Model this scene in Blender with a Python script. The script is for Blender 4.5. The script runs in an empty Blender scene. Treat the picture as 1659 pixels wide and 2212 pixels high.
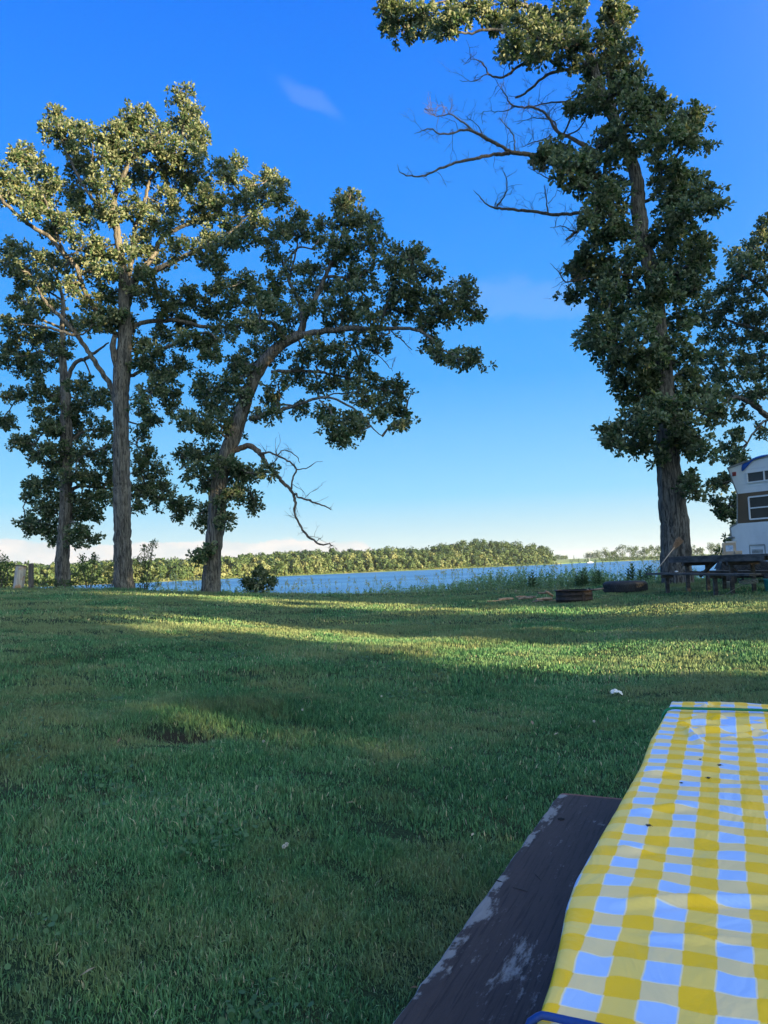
import bpy, math, random
import numpy as np
from mathutils import Vector, Matrix
random.seed(7); RNG = np.random.default_rng(11)
scene = bpy.context.scene
C = scene.collection

# ------------------------------------------------------------ camera
F = 1640.0                      # focal length in units of a 1659 x 2212 frame
EYE = np.array([0.0, 0.0, 1.25])
_u = np.array([-.035, 1.0, -117.0/F]); _u /= np.linalg.norm(_u)
_f = np.array([0, 0, -1.0]); _f = _f - _f.dot(_u)*_u; _f /= np.linalg.norm(_f)
_r = np.cross(_f, _u)
CR = np.stack([_r, _f, _u])     # camera vector -> world vector
def ray(px, py):
    v = np.array([px-829.5, 1106.0-py, -F])
    return CR @ v
def P(px, py, d):               # point seen at (px,py) at forward distance d
    r = ray(px, py); return EYE + r*(d/r[1])
def PZ(px, py, z):              # point seen at (px,py) at height z
    r = ray(px, py); return EYE + r*((z-EYE[2])/r[2])
cam = bpy.data.cameras.new('camera'); co = bpy.data.objects.new('camera', cam); C.objects.link(co)
cam.sensor_fit = 'VERTICAL'; cam.sensor_height = 36; cam.lens = 36*F/2212
cam.clip_start = .05; cam.clip_end = 40000
co.matrix_world = Matrix.Translation(Vector(EYE)) @ Matrix(CR.tolist()).to_4x4()
scene.camera = co

# ------------------------------------------------------------ light
SUN_EL = math.radians(9.5); SUN_AZ = math.radians(126)      # clockwise from +Y
sd = np.array([math.sin(SUN_AZ)*math.cos(SUN_EL), math.cos(SUN_AZ)*math.cos(SUN_EL), math.sin(SUN_EL)])
sl = bpy.data.lights.new('sun', 'SUN'); sl.energy = 5.0; sl.angle = math.radians(.5); sl.color = (1, .76, .41)
so = bpy.data.objects.new('sun', sl); C.objects.link(so)
so.rotation_euler = Vector(sd).to_track_quat('Z', 'Y').to_euler()
w = bpy.data.worlds.new('World'); scene.world = w; w.use_nodes = True
nt = w.node_tree; nt.nodes.clear()
def N(nt, t, **k):
    n = nt.nodes.new(t)
    for a, b in k.items():
        if a.startswith('_'): setattr(n, a[1:], b)
    return n
def M_(nt, op, a, b=None, c=None, clamp=False):
    n = nt.nodes.new('ShaderNodeMath'); n.operation = op; n.use_clamp = clamp
    for i, v in enumerate((a, b, c)):
        if v is None: continue
        if isinstance(v, (int, float)): n.inputs[i].default_value = v
        else: nt.links.new(v, n.inputs[i])
    return n.outputs[0]
def mixc(nt, f, a, b, mode='MIX'):
    n = nt.nodes.new('ShaderNodeMix'); n.data_type = 'RGBA'; n.blend_type = mode
    for i, v in ((0, f), (6, a), (7, b)):
        if isinstance(v, (int, float)): n.inputs[i].default_value = v
        elif isinstance(v, tuple): n.inputs[i].default_value = (*v, 1)
        else: nt.links.new(v, n.inputs[i])
    return n.outputs[2]
def noise(nt, vec, scale, detail=3, rough=.55, sc=None, dist=0):
    if sc:
        m = nt.nodes.new('ShaderNodeMapping'); m.inputs['Scale'].default_value = sc
        nt.links.new(vec, m.inputs[0]); vec = m.outputs[0]
    n = nt.nodes.new('ShaderNodeTexNoise'); n.inputs['Scale'].default_value = scale
    n.inputs['Detail'].default_value = detail; n.inputs['Roughness'].default_value = rough
    n.inputs['Distortion'].default_value = dist
    nt.links.new(vec, n.inputs['Vector']); return n.outputs['Fac']
def ramp(nt, f, stops, interp='LINEAR'):
    n = nt.nodes.new('ShaderNodeValToRGB'); n.color_ramp.interpolation = interp
    e = n.color_ramp.elements
    while len(e) < len(stops): e.new(.5)
    for i, (p, c) in enumerate(stops):
        e[i].position = p; e[i].color = (*c, 1) if isinstance(c, tuple) else (c, c, c, 1)
    nt.links.new(f, n.inputs[0]); return n.outputs[0]
def smooth(nt, v, a, b):
    n = nt.nodes.new('ShaderNodeMapRange'); n.interpolation_type = 'SMOOTHSTEP'
    n.inputs[1].default_value = a; n.inputs[2].default_value = b
    nt.links.new(v, n.inputs[0]); return n.outputs[0]

sky = N(nt, 'ShaderNodeTexSky'); sky.sky_type = 'NISHITA'; sky.sun_disc = False
sky.sun_elevation = math.radians(16); sky.sun_rotation = SUN_AZ
sky.air_density = 1.0; sky.dust_density = .4; sky.ozone_density = 2.2; sky.altitude = 300
SKY_K = .063
hs = N(nt, 'ShaderNodeHueSaturation'); hs.inputs['Saturation'].default_value = 1.28
hs.inputs['Hue'].default_value = .497
nt.links.new(sky.outputs[0], hs.inputs['Color'])
tc = N(nt, 'ShaderNodeTexCoord'); sx = N(nt, 'ShaderNodeSeparateXYZ'); nt.links.new(tc.outputs['Generated'], sx.inputs[0])
el = sx.outputs[2]
az = M_(nt, 'DIVIDE', sx.outputs[0], M_(nt, 'MAXIMUM', sx.outputs[1], .05))
# low cloud bank over the far shore
cb = N(nt, 'ShaderNodeCombineXYZ'); nt.links.new(az, cb.inputs[0]); nt.links.new(M_(nt, 'MULTIPLY', el, 2.2), cb.inputs[1])
n1 = noise(nt, cb.outputs[0], 7, 5, .6); n2 = noise(nt, cb.outputs[0], 34, 5, .6)
top = M_(nt, 'ADD', M_(nt, 'MULTIPLY_ADD', az, -.022, .034), M_(nt, 'MULTIPLY_ADD', n1, .030, -.016))
top = M_(nt, 'ADD', top, M_(nt, 'MULTIPLY_ADD', n2, .016, -.008))
top = M_(nt, 'SUBTRACT', top, M_(nt, 'MULTIPLY', smooth(nt, az, -.03, .055), .09))
cm = smooth(nt, M_(nt, 'SUBTRACT', top, el), -.0016, .0030)
cm = M_(nt, 'MULTIPLY', cm, smooth(nt, sx.outputs[1], .2, .5))
n3 = noise(nt, cb.outputs[0], 20, 4, .6)
ccol = mixc(nt, smooth(nt, n3, .35, .7), (3.1, 3.15, 3.2), (4.3, 3.75, 3.5))
grad = ramp(nt, el, [(0, (2.5, 3.1, 3.2)), (.03, (2.2, 3.1, 3.4)), (.09, (.98, 2.6, 3.85)), (.24, (.24, 1.64, 4.0)), (.43, (.09, 1.18, 4.05)), (.62, (.02, .80, 4.0)), (1, (.01, .50, 3.0))])
skc = mixc(nt, .96, hs.outputs[0], grad)
# brighter sky round the low sun, unseen behind the viewer, added to lift the shade
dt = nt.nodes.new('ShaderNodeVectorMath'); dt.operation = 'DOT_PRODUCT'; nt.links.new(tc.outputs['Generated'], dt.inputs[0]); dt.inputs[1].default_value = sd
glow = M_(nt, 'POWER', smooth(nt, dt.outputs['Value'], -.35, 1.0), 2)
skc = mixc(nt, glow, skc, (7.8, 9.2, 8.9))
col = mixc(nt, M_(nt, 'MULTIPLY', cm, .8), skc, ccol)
# thin wisps high up
def wisp(col, px, py, a, b, ang, amt):
    d = ray(px, py); d = d/np.linalg.norm(d); t0 = d[0]/d[1]; e0 = d[2]
    u = M_(nt, 'SUBTRACT', az, t0); v = M_(nt, 'SUBTRACT', el, float(e0)); ca, sa = math.cos(ang), math.sin(ang)
    uu = M_(nt, 'ADD', M_(nt, 'MULTIPLY', u, ca), M_(nt, 'MULTIPLY', v, sa))
    vv = M_(nt, 'SUBTRACT', M_(nt, 'MULTIPLY', v, ca), M_(nt, 'MULTIPLY', u, sa))
    nz = noise(nt, cb.outputs[0], 18, 4, .65)
    vv = M_(nt, 'ADD', vv, M_(nt, 'MULTIPLY_ADD', nz, b*1.6, -b*.8))
    r = M_(nt, 'ADD', M_(nt, 'POWER', M_(nt, 'DIVIDE', M_(nt, 'ABSOLUTE', uu), a), 2), M_(nt, 'POWER', M_(nt, 'DIVIDE', M_(nt, 'ABSOLUTE', vv), b), 2))
    m = M_(nt, 'MULTIPLY', smooth(nt, M_(nt, 'SUBTRACT', 1, r), 0, 1), amt)
    m = M_(nt, 'MULTIPLY', m, smooth(nt, sx.outputs[1], .2, .5))
    return mixc(nt, m, col, (2.2, 2.7, 3.7))
col = wisp(col, 668, 212, .055, .012, -.32, .12)
col = wisp(col, 1130, 648, .15, .030, -.15, .14)
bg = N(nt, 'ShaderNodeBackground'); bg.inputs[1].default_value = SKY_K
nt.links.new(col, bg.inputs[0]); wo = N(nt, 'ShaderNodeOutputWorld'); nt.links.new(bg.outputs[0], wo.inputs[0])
scene.view_settings.view_transform = 'Standard'; scene.view_settings.look = 'None'
scene.view_settings.exposure = 2.05; scene.view_settings.gamma = 1

# ------------------------------------------------------------ helpers
def tag(o, label=None, cat=None, group=None, kind=None):
    if label: o['label'] = label
    if cat: o['category'] = cat
    if group: o['group'] = group
    if kind: o['kind'] = kind
    return o
def empty(name, loc, label, cat, group=None, rz=0):
    o = bpy.data.objects.new(name, None); C.objects.link(o); o.empty_display_size = .2
    o.location = loc; o.rotation_euler = (0, 0, rz); bpy.context.view_layer.update()
    return tag(o, label, cat, group)
class MB:                        # collects polygons in world coordinates
    def __init__(s): s.v = []; s.f = []; s.n = 0; s.a = []
    def add(s, V, Fc, a=None):
        V = np.asarray(V, float).reshape(-1, 3); s.v.append(V)
        for f in (Fc if isinstance(Fc, list) else [Fc]):
            s.f.append(np.asarray(f, int) + s.n)
        s.a.append(np.full(len(V), 0. if a is None else a) if np.isscalar(a) or a is None else np.asarray(a, float))
        s.n += len(V)
    def box(s, c, size, ax=None, a=None):
        X = np.eye(3) if ax is None else np.asarray(ax, float)
        h = np.asarray(size, float)/2
        V = [np.asarray(c) + sum(sg[i]*h[i]*X[i] for i in range(3)) for sg in
             [(-1,-1,-1),(1,-1,-1),(1,1,-1),(-1,1,-1),(-1,-1,1),(1,-1,1),(1,1,1),(-1,1,1)]]
        s.add(V, [np.array([[0,3,2,1],[4,5,6,7],[0,1,5,4],[1,2,6,5],[2,3,7,6],[3,0,4,7]])], a)
    def beam(s, p, q, w, h, a=None, up=(0,0,1)):
        p = np.asarray(p, float); q = np.asarray(q, float); d = q-p; L = np.linalg.norm(d); d /= L
        up = np.asarray(up, float); y = np.cross(up, d)
        if np.linalg.norm(y) < 1e-3: y = np.cross((1, 0, 0), d)
        y /= np.linalg.norm(y); z = np.cross(d, y)
        s.box((p+q)/2, (L, w, h), (d, y, z), a)
    def tube(s, pts, rad, n=6, cap=True, a=None, rough=None):
        pts = np.asarray(pts, float); m = len(pts); rad = np.broadcast_to(np.asarray(rad, float), (m,))
        T = np.gradient(pts, axis=0); T /= np.linalg.norm(T, axis=1)[:, None] + 1e-9
        ref = np.array([0, 0, 1.]) if abs(T[0][2]) < .9 else np.array([1., 0, 0])
        ang = np.arange(n)*2*math.pi/n; V = np.zeros((m, n, 3)); u = np.cross(T[0], ref); u /= np.linalg.norm(u)
        for i in range(m):
            u = u - u.dot(T[i])*T[i]; u /= np.linalg.norm(u)+1e-9; v = np.cross(T[i], u)
            r = rad[i]*(1 if rough is None else rough(i, ang))
            V[i] = pts[i] + (np.cos(ang)*r)[:, None]*u + (np.sin(ang)*r)[:, None]*v
        i, j = np.meshgrid(np.arange(m-1), np.arange(n), indexing='ij'); i = i.ravel(); j = j.ravel(); k = (j+1) % n
        Fq = np.stack([i*n+j, i*n+k, (i+1)*n+k, (i+1)*n+j], 1)
        V = V.reshape(-1, 3); fs = [Fq]
        if cap:
            V = np.vstack([V, pts[0], pts[-1]]); b = m*n; jj = np.arange(n); kk = (jj+1) % n
            fs += [np.stack([np.full(n, b), kk, jj], 1), np.stack([np.full(n, b+1), (m-1)*n+jj, (m-1)*n+kk], 1)]
        s.add(V, fs, a)
    def lathe(s, prof, c, n=32, a=None, closed=False):
        prof = np.asarray(prof, float); m = len(prof); ang = np.arange(n)*2*math.pi/n
        V = np.zeros((m, n, 3)); V[..., 0] = c[0]+prof[:, :1]*np.cos(ang); V[..., 1] = c[1]+prof[:, :1]*np.sin(ang); V[..., 2] = c[2]+prof[:, 1:2]
        mm = m if closed else m-1
        i, j = np.meshgrid(np.arange(mm), np.arange(n), indexing='ij'); i = i.ravel(); j = j.ravel(); k = (j+1) % n; i2 = (i+1) % m
        s.add(V.reshape(-1, 3), [np.stack([i*n+j, i*n+k, i2*n+k, i2*n+j], 1)], a)
    def prism(s, poly, off, a=None):    # poly: list of 3d points, extruded by off
        p = np.asarray(poly, float); n = len(p); j = np.arange(n); k = (j+1) % n
        s.add(np.vstack([p, p+np.asarray(off)]), [np.array([j[::-1]]), np.array([n+j]), np.stack([j, k, n+k, n+j], 1)], a)
    def build(s, name, mat, parent=None, smooth=False, label=None):
        V = np.vstack(s.v); me = bpy.data.meshes.new(name)
        if parent is not None:
            V = V - np.array(parent.matrix_world.translation)   # things are unrotated empties
        tot = np.concatenate([np.full(len(f), f.shape[1]) for f in s.f])
        loops = np.concatenate([f.ravel() for f in s.f]); st = np.concatenate([[0], np.cumsum(tot)[:-1]])
        me.vertices.add(len(V)); me.vertices.foreach_set('co', V.ravel())
        me.loops.add(len(loops)); me.loops.foreach_set('vertex_index', loops.astype(np.int32))
        me.polygons.add(len(tot)); me.polygons.foreach_set('loop_start', st.astype(np.int32)); me.polygons.foreach_set('loop_total', tot.astype(np.int32))
        at = me.attributes.new('v', 'FLOAT', 'POINT'); at.data.foreach_set('value', np.concatenate(s.a).astype(np.float32))
        me.update(calc_edges=True); me.validate()
        me.polygons.foreach_set('use_smooth', np.full(len(me.polygons), smooth))
        me.materials.append(mat)
        o = bpy.data.objects.new(name, me); C.objects.link(o)
        if parent is not None: o.parent = parent
        if label: o['label'] = label
        return o
def bevel(o, w_, seg=2):
    m = o.modifiers.new('bevel', 'BEVEL'); m.width = w_; m.segments = seg; m.limit_method = 'ANGLE'; return o
def spline(p, step):             # Catmull-Rom resample rows of numbers; first 3 columns are the position
    p = np.asarray(p, float)
    if len(p) < 2: return p
    q = np.vstack([2*p[0]-p[1], p, 2*p[-1]-p[-2]]); out = []
    for i in range(1, len(q)-2):
        n = max(1, int(np.linalg.norm(q[i+1][:3]-q[i][:3])/step))
        for t in np.arange(n)/n:
            out.append(.5*((2*q[i])+(-q[i-1]+q[i+1])*t+(2*q[i-1]-5*q[i]+4*q[i+1]-q[i+2])*t*t+(-q[i-1]+3*q[i]-3*q[i+1]+q[i+2])*t**3))
    out.append(q[-2]); return np.array(out)
def snoise(x, y, z=0.0, k=1.0, seed=0):  # cheap smooth noise, about -1..1
    r = np.random.default_rng(seed); s = 0
    for i in range(7):
        a, b, c_ = r.normal(size=3)*k; s = s + np.sin(a*x+b*y+c_*z+r.uniform(0, 6.3))
    return s/3.2

def mat(name, build):
    m = bpy.data.materials.new(name); m.use_nodes = True; nt = m.node_tree; nt.nodes.clear()
    out = nt.nodes.new('ShaderNodeOutputMaterial'); b = nt.nodes.new('ShaderNodeBsdfPrincipled'); nt.links.new(b.outputs[0], out.inputs[0])
    tc = nt.nodes.new('ShaderNodeTexCoord'); at = nt.nodes.new('ShaderNodeAttribute'); at.attribute_name = 'v'
    ge = nt.nodes.new('ShaderNodeNewGeometry')
    build(nt, b, tc.outputs['Object'], at.outputs['Fac'], ge, out); return m
def setc(nt, sock, v):
    if isinstance(v, tuple): sock.default_value = (*v, 1)
    elif isinstance(v, (int, float)): sock.default_value = v
    else: nt.links.new(v, sock)
def bump(nt, b, h, strength=.5, dist=.02):
    n = nt.nodes.new('ShaderNodeBump'); n.inputs['Strength'].default_value = strength; n.inputs['Distance'].default_value = dist
    nt.links.new(h, n.inputs['Height']); nt.links.new(n.outputs[0], b.inputs['Normal'])
def worn(name, c1, c2, rough=.6, sc=6, sc3=None, metal=0, bs=.3, bd=.005, th=(.35, .7)):
    def f(nt, b, O, v, ge, out):
        n = noise(nt, O, sc, 6, .65, sc3)
        setc(nt, b.inputs['Base Color'], mixc(nt, smooth(nt, n, *th), c1, c2))
        b.inputs['Roughness'].default_value = rough; b.inputs['Metallic'].default_value = metal
        bump(nt, b, noise(nt, O, sc*4, 4, .6, sc3), bs, bd)
    return mat(name, f)
def leafmat(name, stops, back=None, trans=.25, rough=.5):
    def f(nt, b, O, v, ge, out):
        c = ramp(nt, v, stops)
        n = noise(nt, O, 1.1, 2); c = mixc(nt, smooth(nt, n, .3, .7), mixc(nt, 1., c, (.78, .84, .82), 'MULTIPLY'), c)
        if back: c = mixc(nt, M_(nt, 'MULTIPLY', ge.outputs['Backfacing'], .8), c, back)
        setc(nt, b.inputs['Base Color'], c); b.inputs['Roughness'].default_value = rough
        b.inputs['Specular IOR Level'].default_value = .22
        tr = nt.nodes.new('ShaderNodeBsdfTranslucent'); nt.links.new(mixc(nt, 1., c, (1.0, 1.15, .55), 'MULTIPLY'), tr.inputs[0])
        mx = nt.nodes.new('ShaderNodeMixShader'); mx.inputs[0].default_value = trans
        nt.links.new(b.outputs[0], mx.inputs[1]); nt.links.new(tr.outputs[0], mx.inputs[2]); nt.links.new(mx.outputs[0], out.inputs[0])
    return mat(name, f)
def barkmat(name, c1, c2, c3=(.2, .2, .17)):
    def f(nt, b, O, v, ge, out):
        a = noise(nt, O, 17, 6, .7, (1, 1, .13), .9); l = noise(nt, O, 3.5, 4, .65, (1, 1, .5))
        c = mixc(nt, smooth(nt, a, .38, .62), c1, c2); c = mixc(nt, M_(nt, 'MULTIPLY', smooth(nt, l, .55, .75), .6), c, c3)
        setc(nt, b.inputs['Base Color'], c); b.inputs['Roughness'].default_value = .9
        bump(nt, b, M_(nt, 'ADD', a, M_(nt, 'MULTIPLY', noise(nt, O, 40, 4, .6, (1, 1, .4)), .3)), 1, .05)
    return mat(name, f)
BARK = barkmat('bark_grey', (.026, .025, .024), (.19, .175, .155), (.21, .205, .185))
BARK2 = barkmat('bark_dead', (.06, .045, .035), (.17, .13, .10))
OAK = leafmat('oak_leaf', [(0, (.022, .055, .028)), (.5, (.050, .098, .042)), (.88, (.16, .20, .085)), (1, (.32, .29, .12))], back=(.24, .27, .18), rough=.6)
SHRUB = leafmat('shrub_leaf', [(0, (.03, .07, .02)), (.7, (.07, .14, .035)), (1, (.17, .20, .07))], back=(.13, .17, .09))
FAROAK = leafmat('far_leaf', [(0, (.03, .06, .026)), (.5, (.075, .12, .045)), (1, (.21, .22, .10))], trans=.15)
WEED = leafmat('weed_leaf', [(0, (.15, .28, .14)), (.7, (.36, .50, .28)), (1, (.50, .47, .30))], trans=.25)

# ------------------------------------------------------------ terrain
T_K = [-.8, -.51, -.34, -.23, -.12, 0, .25, .4, .6, .9]; Z_K = [1.0, .92, .76, .60, .50, .42, .39, .50, .60, .7]
D_K = [28, 27.5, 26, 23.5, 23, 23, 23, 22.5, 22, 22]
HOLE = PZ(385, 1626, .12); HOLE2 = PZ(650, 1555, .12); TUFT = PZ(500, 1560, .12)
def hz(x, y):
    x = np.asarray(x, float); y = np.asarray(y, float)
    d = np.maximum(y, .5); t = np.clip(x/d, -.8, .9)
    zc = np.interp(t, T_K, Z_K); dc = np.interp(t, T_K, D_K); s = np.clip(d/dc, 0, 1)
    z = zc*(1-(1-s)**1.7)
    far = np.maximum(y-dc, 0); z = z - np.minimum(.012*far**2+.06*far, 3.3+zc)
    z = z + .022*snoise(x, y, k=.9, seed=3) + .010*snoise(x, y, k=3.0, seed=4)
    r2 = ((x-HOLE[0])/.30)**2+((y-HOLE[1])/.16)**2
    return z - .08*np.exp(-r2) + .03*np.exp(-(((x-TUFT[0])/.7)**2+((y-TUFT[1])/.35)**2))
def grid_mesh(name, X, Y, Z, m, kind=None, smooth=True):
    n, k = X.shape; b = MB(); i, j = np.meshgrid(np.arange(n-1), np.arange(k-1), indexing='ij'); i = i.ravel(); j = j.ravel()
    b.add(np.stack([X, Y, Z], -1).reshape(-1, 3), [np.stack([i*k+j, (i+1)*k+j, (i+1)*k+j+1, i*k+j+1], 1)])
    o = b.build(name, m, smooth=smooth)
    if kind: o['kind'] = kind
    return o
def f(nt, b, O, v, ge, out):
    a = noise(nt, O, .8, 5, .6); c_ = noise(nt, O, 60, 4, .7)
    c = mixc(nt, smooth(nt, c_, .35, .7), (.012, .028, .012), (.04, .075, .03))
    c = mixc(nt, M_(nt, 'MULTIPLY', smooth(nt, a, .5, .75), .5), c, (.12, .11, .05))
    vs = nt.nodes.new('ShaderNodeVectorMath'); vs.operation = 'SUBTRACT'; nt.links.new(O, vs.inputs[0]); vs.inputs[1].default_value = HOLE
    vm = nt.nodes.new('ShaderNodeVectorMath'); vm.operation = 'MULTIPLY'; nt.links.new(vs.outputs[0], vm.inputs[0]); vm.inputs[1].default_value = (3.6, 6.5, 0)
    ln = nt.nodes.new('ShaderNodeVectorMath'); ln.operation = 'LENGTH'; nt.links.new(vm.outputs[0], ln.inputs[0])
    h = M_(nt, 'ADD', ln.outputs['Value'], M_(nt, 'MULTIPLY_ADD', noise(nt, O, 12, 3), 1, -.5))
    c = mixc(nt, smooth(nt, h, 1.3, .8), c, (.034, .032, .020))
    setc(nt, b.inputs['Base Color'], c); b.inputs['Roughness'].default_value = .95; b.inputs['Specular IOR Level'].default_value = .15
    bump(nt, b, c_, .8, .03)
LAWN = mat('lawn_soil', f)
xs = np.concatenate([np.linspace(-90, -18, 24)[:-1], np.linspace(-18, 20, 260), np.linspace(20, 90, 24)[1:]])
ys = np.concatenate([np.linspace(-60, 0, 30)[:-1], np.linspace(0, 10, 120)[:-1], np.linspace(10, 32, 110)[:-1], np.linspace(32, 60, 30)])
X, Y = np.meshgrid(xs, ys, indexing='ij'); grid_mesh('lawn_ground', X, Y, hz(X, Y), LAWN, 'structure')

# grass blades: one big mesh, finer near the camera
def grassf(nt, b, O, v, ge, out):
    a = noise(nt, O, .55, 4, .6); a2 = noise(nt, O, 2.6, 4, .6)
    g = ramp(nt, v, [(0, (.026, .095, .036)), (.45, (.090, .250, .098)), (.78, (.20, .40, .18)), (.86, (.30, .33, .18)), (1, (.60, .54, .37))])
    sp = nt.nodes.new('ShaderNodeSeparateXYZ'); nt.links.new(O, sp.inputs[0])      # dry patches, plus yellowing towards the bank that paints in warm sunlight
    dry = smooth(nt, M_(nt, 'ADD', M_(nt, 'ADD', M_(nt, 'MULTIPLY', a, .6), M_(nt, 'MULTIPLY', a2, .4)), M_(nt, 'MULTIPLY', smooth(nt, sp.outputs[1], 6, 12), .07)), .46, .63)
    c = mixc(nt, M_(nt, 'MULTIPLY', dry, .58), g, (.29, .29, .135))
    setc(nt, b.inputs['Base Color'], c); b.inputs['Roughness'].default_value = .55; b.inputs['Specular IOR Level'].default_value = .3
    tr = nt.nodes.new('ShaderNodeBsdfTranslucent'); nt.links.new(c, tr.inputs[0])
    mx = nt.nodes.new('ShaderNodeMixShader'); mx.inputs[0].default_value = .3
    nt.links.new(b.outputs[0], mx.inputs[1]); nt.links.new(tr.outputs[0], mx.inputs[2]); nt.links.new(mx.outputs[0], out.inputs[0])
GRASS = mat('grass_blade', grassf)
def blades(n, y0, y1, hgt, wid, tmin=-.68, tmax=.72, lean=.35, side=.3):
    y = np.sqrt(RNG.uniform(y0**2, y1**2, n)); x = y*RNG.uniform(tmin, tmax, n) + RNG.uniform(-side, side, n)
    r2 = np.minimum(((x-HOLE[0])/.25)**2+((y-HOLE[1])/.21)**2, ((x-HOLE2[0])/.10)**2+((y-HOLE2[1])/.14)**2)+.9*snoise(x, y, k=26, seed=77)+.5*snoise(x, y, k=60, seed=78)
    tuft = snoise(x, y, k=7, seed=21)*.5 + snoise(x, y, k=17, seed=22)*.5
    keep = ((r2 > .8) | (RNG.uniform(size=n) < .22)) & (RNG.uniform(size=n) < np.clip(.75+.5*tuft, .25, 1)); x = x[keep]; y = y[keep]; tuft = tuft[keep]; n = len(x)
    z = hz(x, y)-.006; a = RNG.uniform(0, 6.283, n); tall = np.clip(1+.35*tuft+.25*snoise(x, y, k=1.2, seed=9), .45, 1.9)
    for ox, oy, orr in ((*P(1241, 1300, 16)[:2], .6), (*P(1351, 1280, 18)[:2], .8), (*P(1150, 1288, 17.2)[:2], 1.1)): tall = tall*(1-.55*np.exp(-((x-ox)/orr)**2-((y-oy+.3)/.8)**2))
    near = np.exp(-(((x-TUFT[0])/.65)**2+((y-TUFT[1])/.5)**2)); tall = tall+.75*near; front_ = np.exp(-(((x-HOLE[0])/.4)**2+((y-HOLE[1]+.28)/.16)**2)); tall = tall*(1-.8*front_)
    h = hgt*RNG.uniform(.5, 1.25, n)*tall; w_ = wid*RNG.uniform(.6, 1.3, n)
    la = RNG.uniform(0, 6.283, n); ll = np.abs(RNG.normal(0, lean, n))*h
    lx, ly = np.cos(la)*ll, np.sin(la)*ll; wx, wy = np.cos(a)*w_/2, np.sin(a)*w_/2
    V = np.empty((n, 5, 3)); V[:, 0] = np.stack([x-wx, y-wy, z], 1); V[:, 1] = np.stack([x+wx, y+wy, z], 1)
    mx_, my_, mz = x+lx*.4, y+ly*.4, z+h*.6
    V[:, 2] = np.stack([mx_+wx*.8, my_+wy*.8, mz], 1); V[:, 3] = np.stack([mx_-wx*.8, my_-wy*.8, mz], 1)
    V[:, 4] = np.stack([x+lx, y+ly, z+np.sqrt(np.maximum(h*h-ll*ll*.5, h*h*.2))], 1)
    cv = RNG.beta(1.3, 1.5, n)*.82 + (RNG.uniform(size=n) < .07)*RNG.uniform(.2, .5, n)
    cv = np.clip(cv + .12*snoise(x, y, k=4, seed=31) - .3*near, 0, 1)
    return V, cv
g = MB()
for args in ((330000, .3, 3.2, .030, .0038, -.68, .72, .55, 1.5), (370000, 3.0, 6.5, .033, .0050, -.68, .72, .5, 1.5), (290000, 6.3, 12, .042, .008, -.68, .72, .35, 1.5), (190000, 11.8, 20, .046, .015, -.68, .72, .35, 1.5), (110000, 19.5, 30, .055, .024, -.68, .72, .35, 1.5)):
    V, cv = blades(*args); k = np.arange(len(V))[:, None]*5
    g.add(V.reshape(-1, 3), [k+np.array([[0, 1, 2, 3]]), k+np.array([[3, 2, 4]])], np.repeat(cv, 5))
for (cx, cy, cr, n_) in [(*P(268, 1275, 25)[:2], .42, 1500), (*P(134, 1267, 28.5)[:2], .38, 1200), (*P(455, 1285, 22)[:2], .38, 1500), (*P(1465, 1262, 20)[:2], .60, 2200), (*P(37, 1273, 25.5)[:2], .18, 500), (*P(67, 1273, 25.3)[:2], .10, 300), (*P(1241, 1300, 16)[:2], .40, 1500), (*P(1351, 1280, 18)[:2], .53, 1600)]:
    a = RNG.uniform(0, 6.283, n_); r_ = cr+np.abs(RNG.normal(0, .10, n_)); x = cx+np.cos(a)*r_; y = cy+np.sin(a)*r_; z = hz(x, y)-.01; h = RNG.uniform(.04, .15, n_)*(1 if cr not in (.40, .53) else .55); w_ = .012; lx = RNG.normal(0, .35, n_)*h; ly = RNG.normal(0, .35, n_)*h
    V = np.stack([np.stack([x-w_/2, y, z], 1), np.stack([x+w_/2, y, z], 1), np.stack([x+lx*.4+w_*.4, y+ly*.4, z+h*.6], 1), np.stack([x+lx*.4-w_*.4, y+ly*.4, z+h*.6], 1), np.stack([x+lx, y+ly, z+h], 1)], 1)
    k = np.arange(n_)[:, None]*5; g.add(V.reshape(-1, 3), [k+np.array([[0, 1, 2, 3]]), k+np.array([[3, 2, 4]])], np.repeat(RNG.beta(2, 3, n_)*.9, 5))
o = g.build('lawn_grass', GRASS); tag(o, 'short mown green lawn grass with dry blades mixed in', 'grass', kind='stuff')

# ------------------------------------------------------------ lake and far shore
LZ = -2.75
def f(nt, b, O, v, ge, out):
    setc(nt, b.inputs['Base Color'], mixc(nt, smooth(nt, noise(nt, O, .02, 4, .6, (.25, 1, 1)), .35, .65), (.04, .14, .30), (.08, .22, .40))); b.inputs['Roughness'].default_value = .38; b.inputs['Specular IOR Level'].default_value = .3
    b.inputs['IOR'].default_value = 1.33
    h = M_(nt, 'ADD', M_(nt, 'MULTIPLY', noise(nt, O, .5, 3, .6, (.45, 1, 1)), 1.0), M_(nt, 'MULTIPLY', noise(nt, O, .05, 3, .6, (.3, 1, 1)), 2.5))
    h = M_(nt, 'ADD', h, M_(nt, 'MULTIPLY', noise(nt, O, 2.2, 3, .6), .35))
    bump(nt, b, h, 1.0, .8)
WATER = mat('lake_water', f)
b = MB(); b.add([[-6000, 30, LZ], [6000, 30, LZ], [6000, 2600, LZ], [-6000, 2600, LZ]], [np.array([[0, 1, 2, 3]])])
o = b.build('lake_water', WATER); o['kind'] = 'structure'
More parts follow.
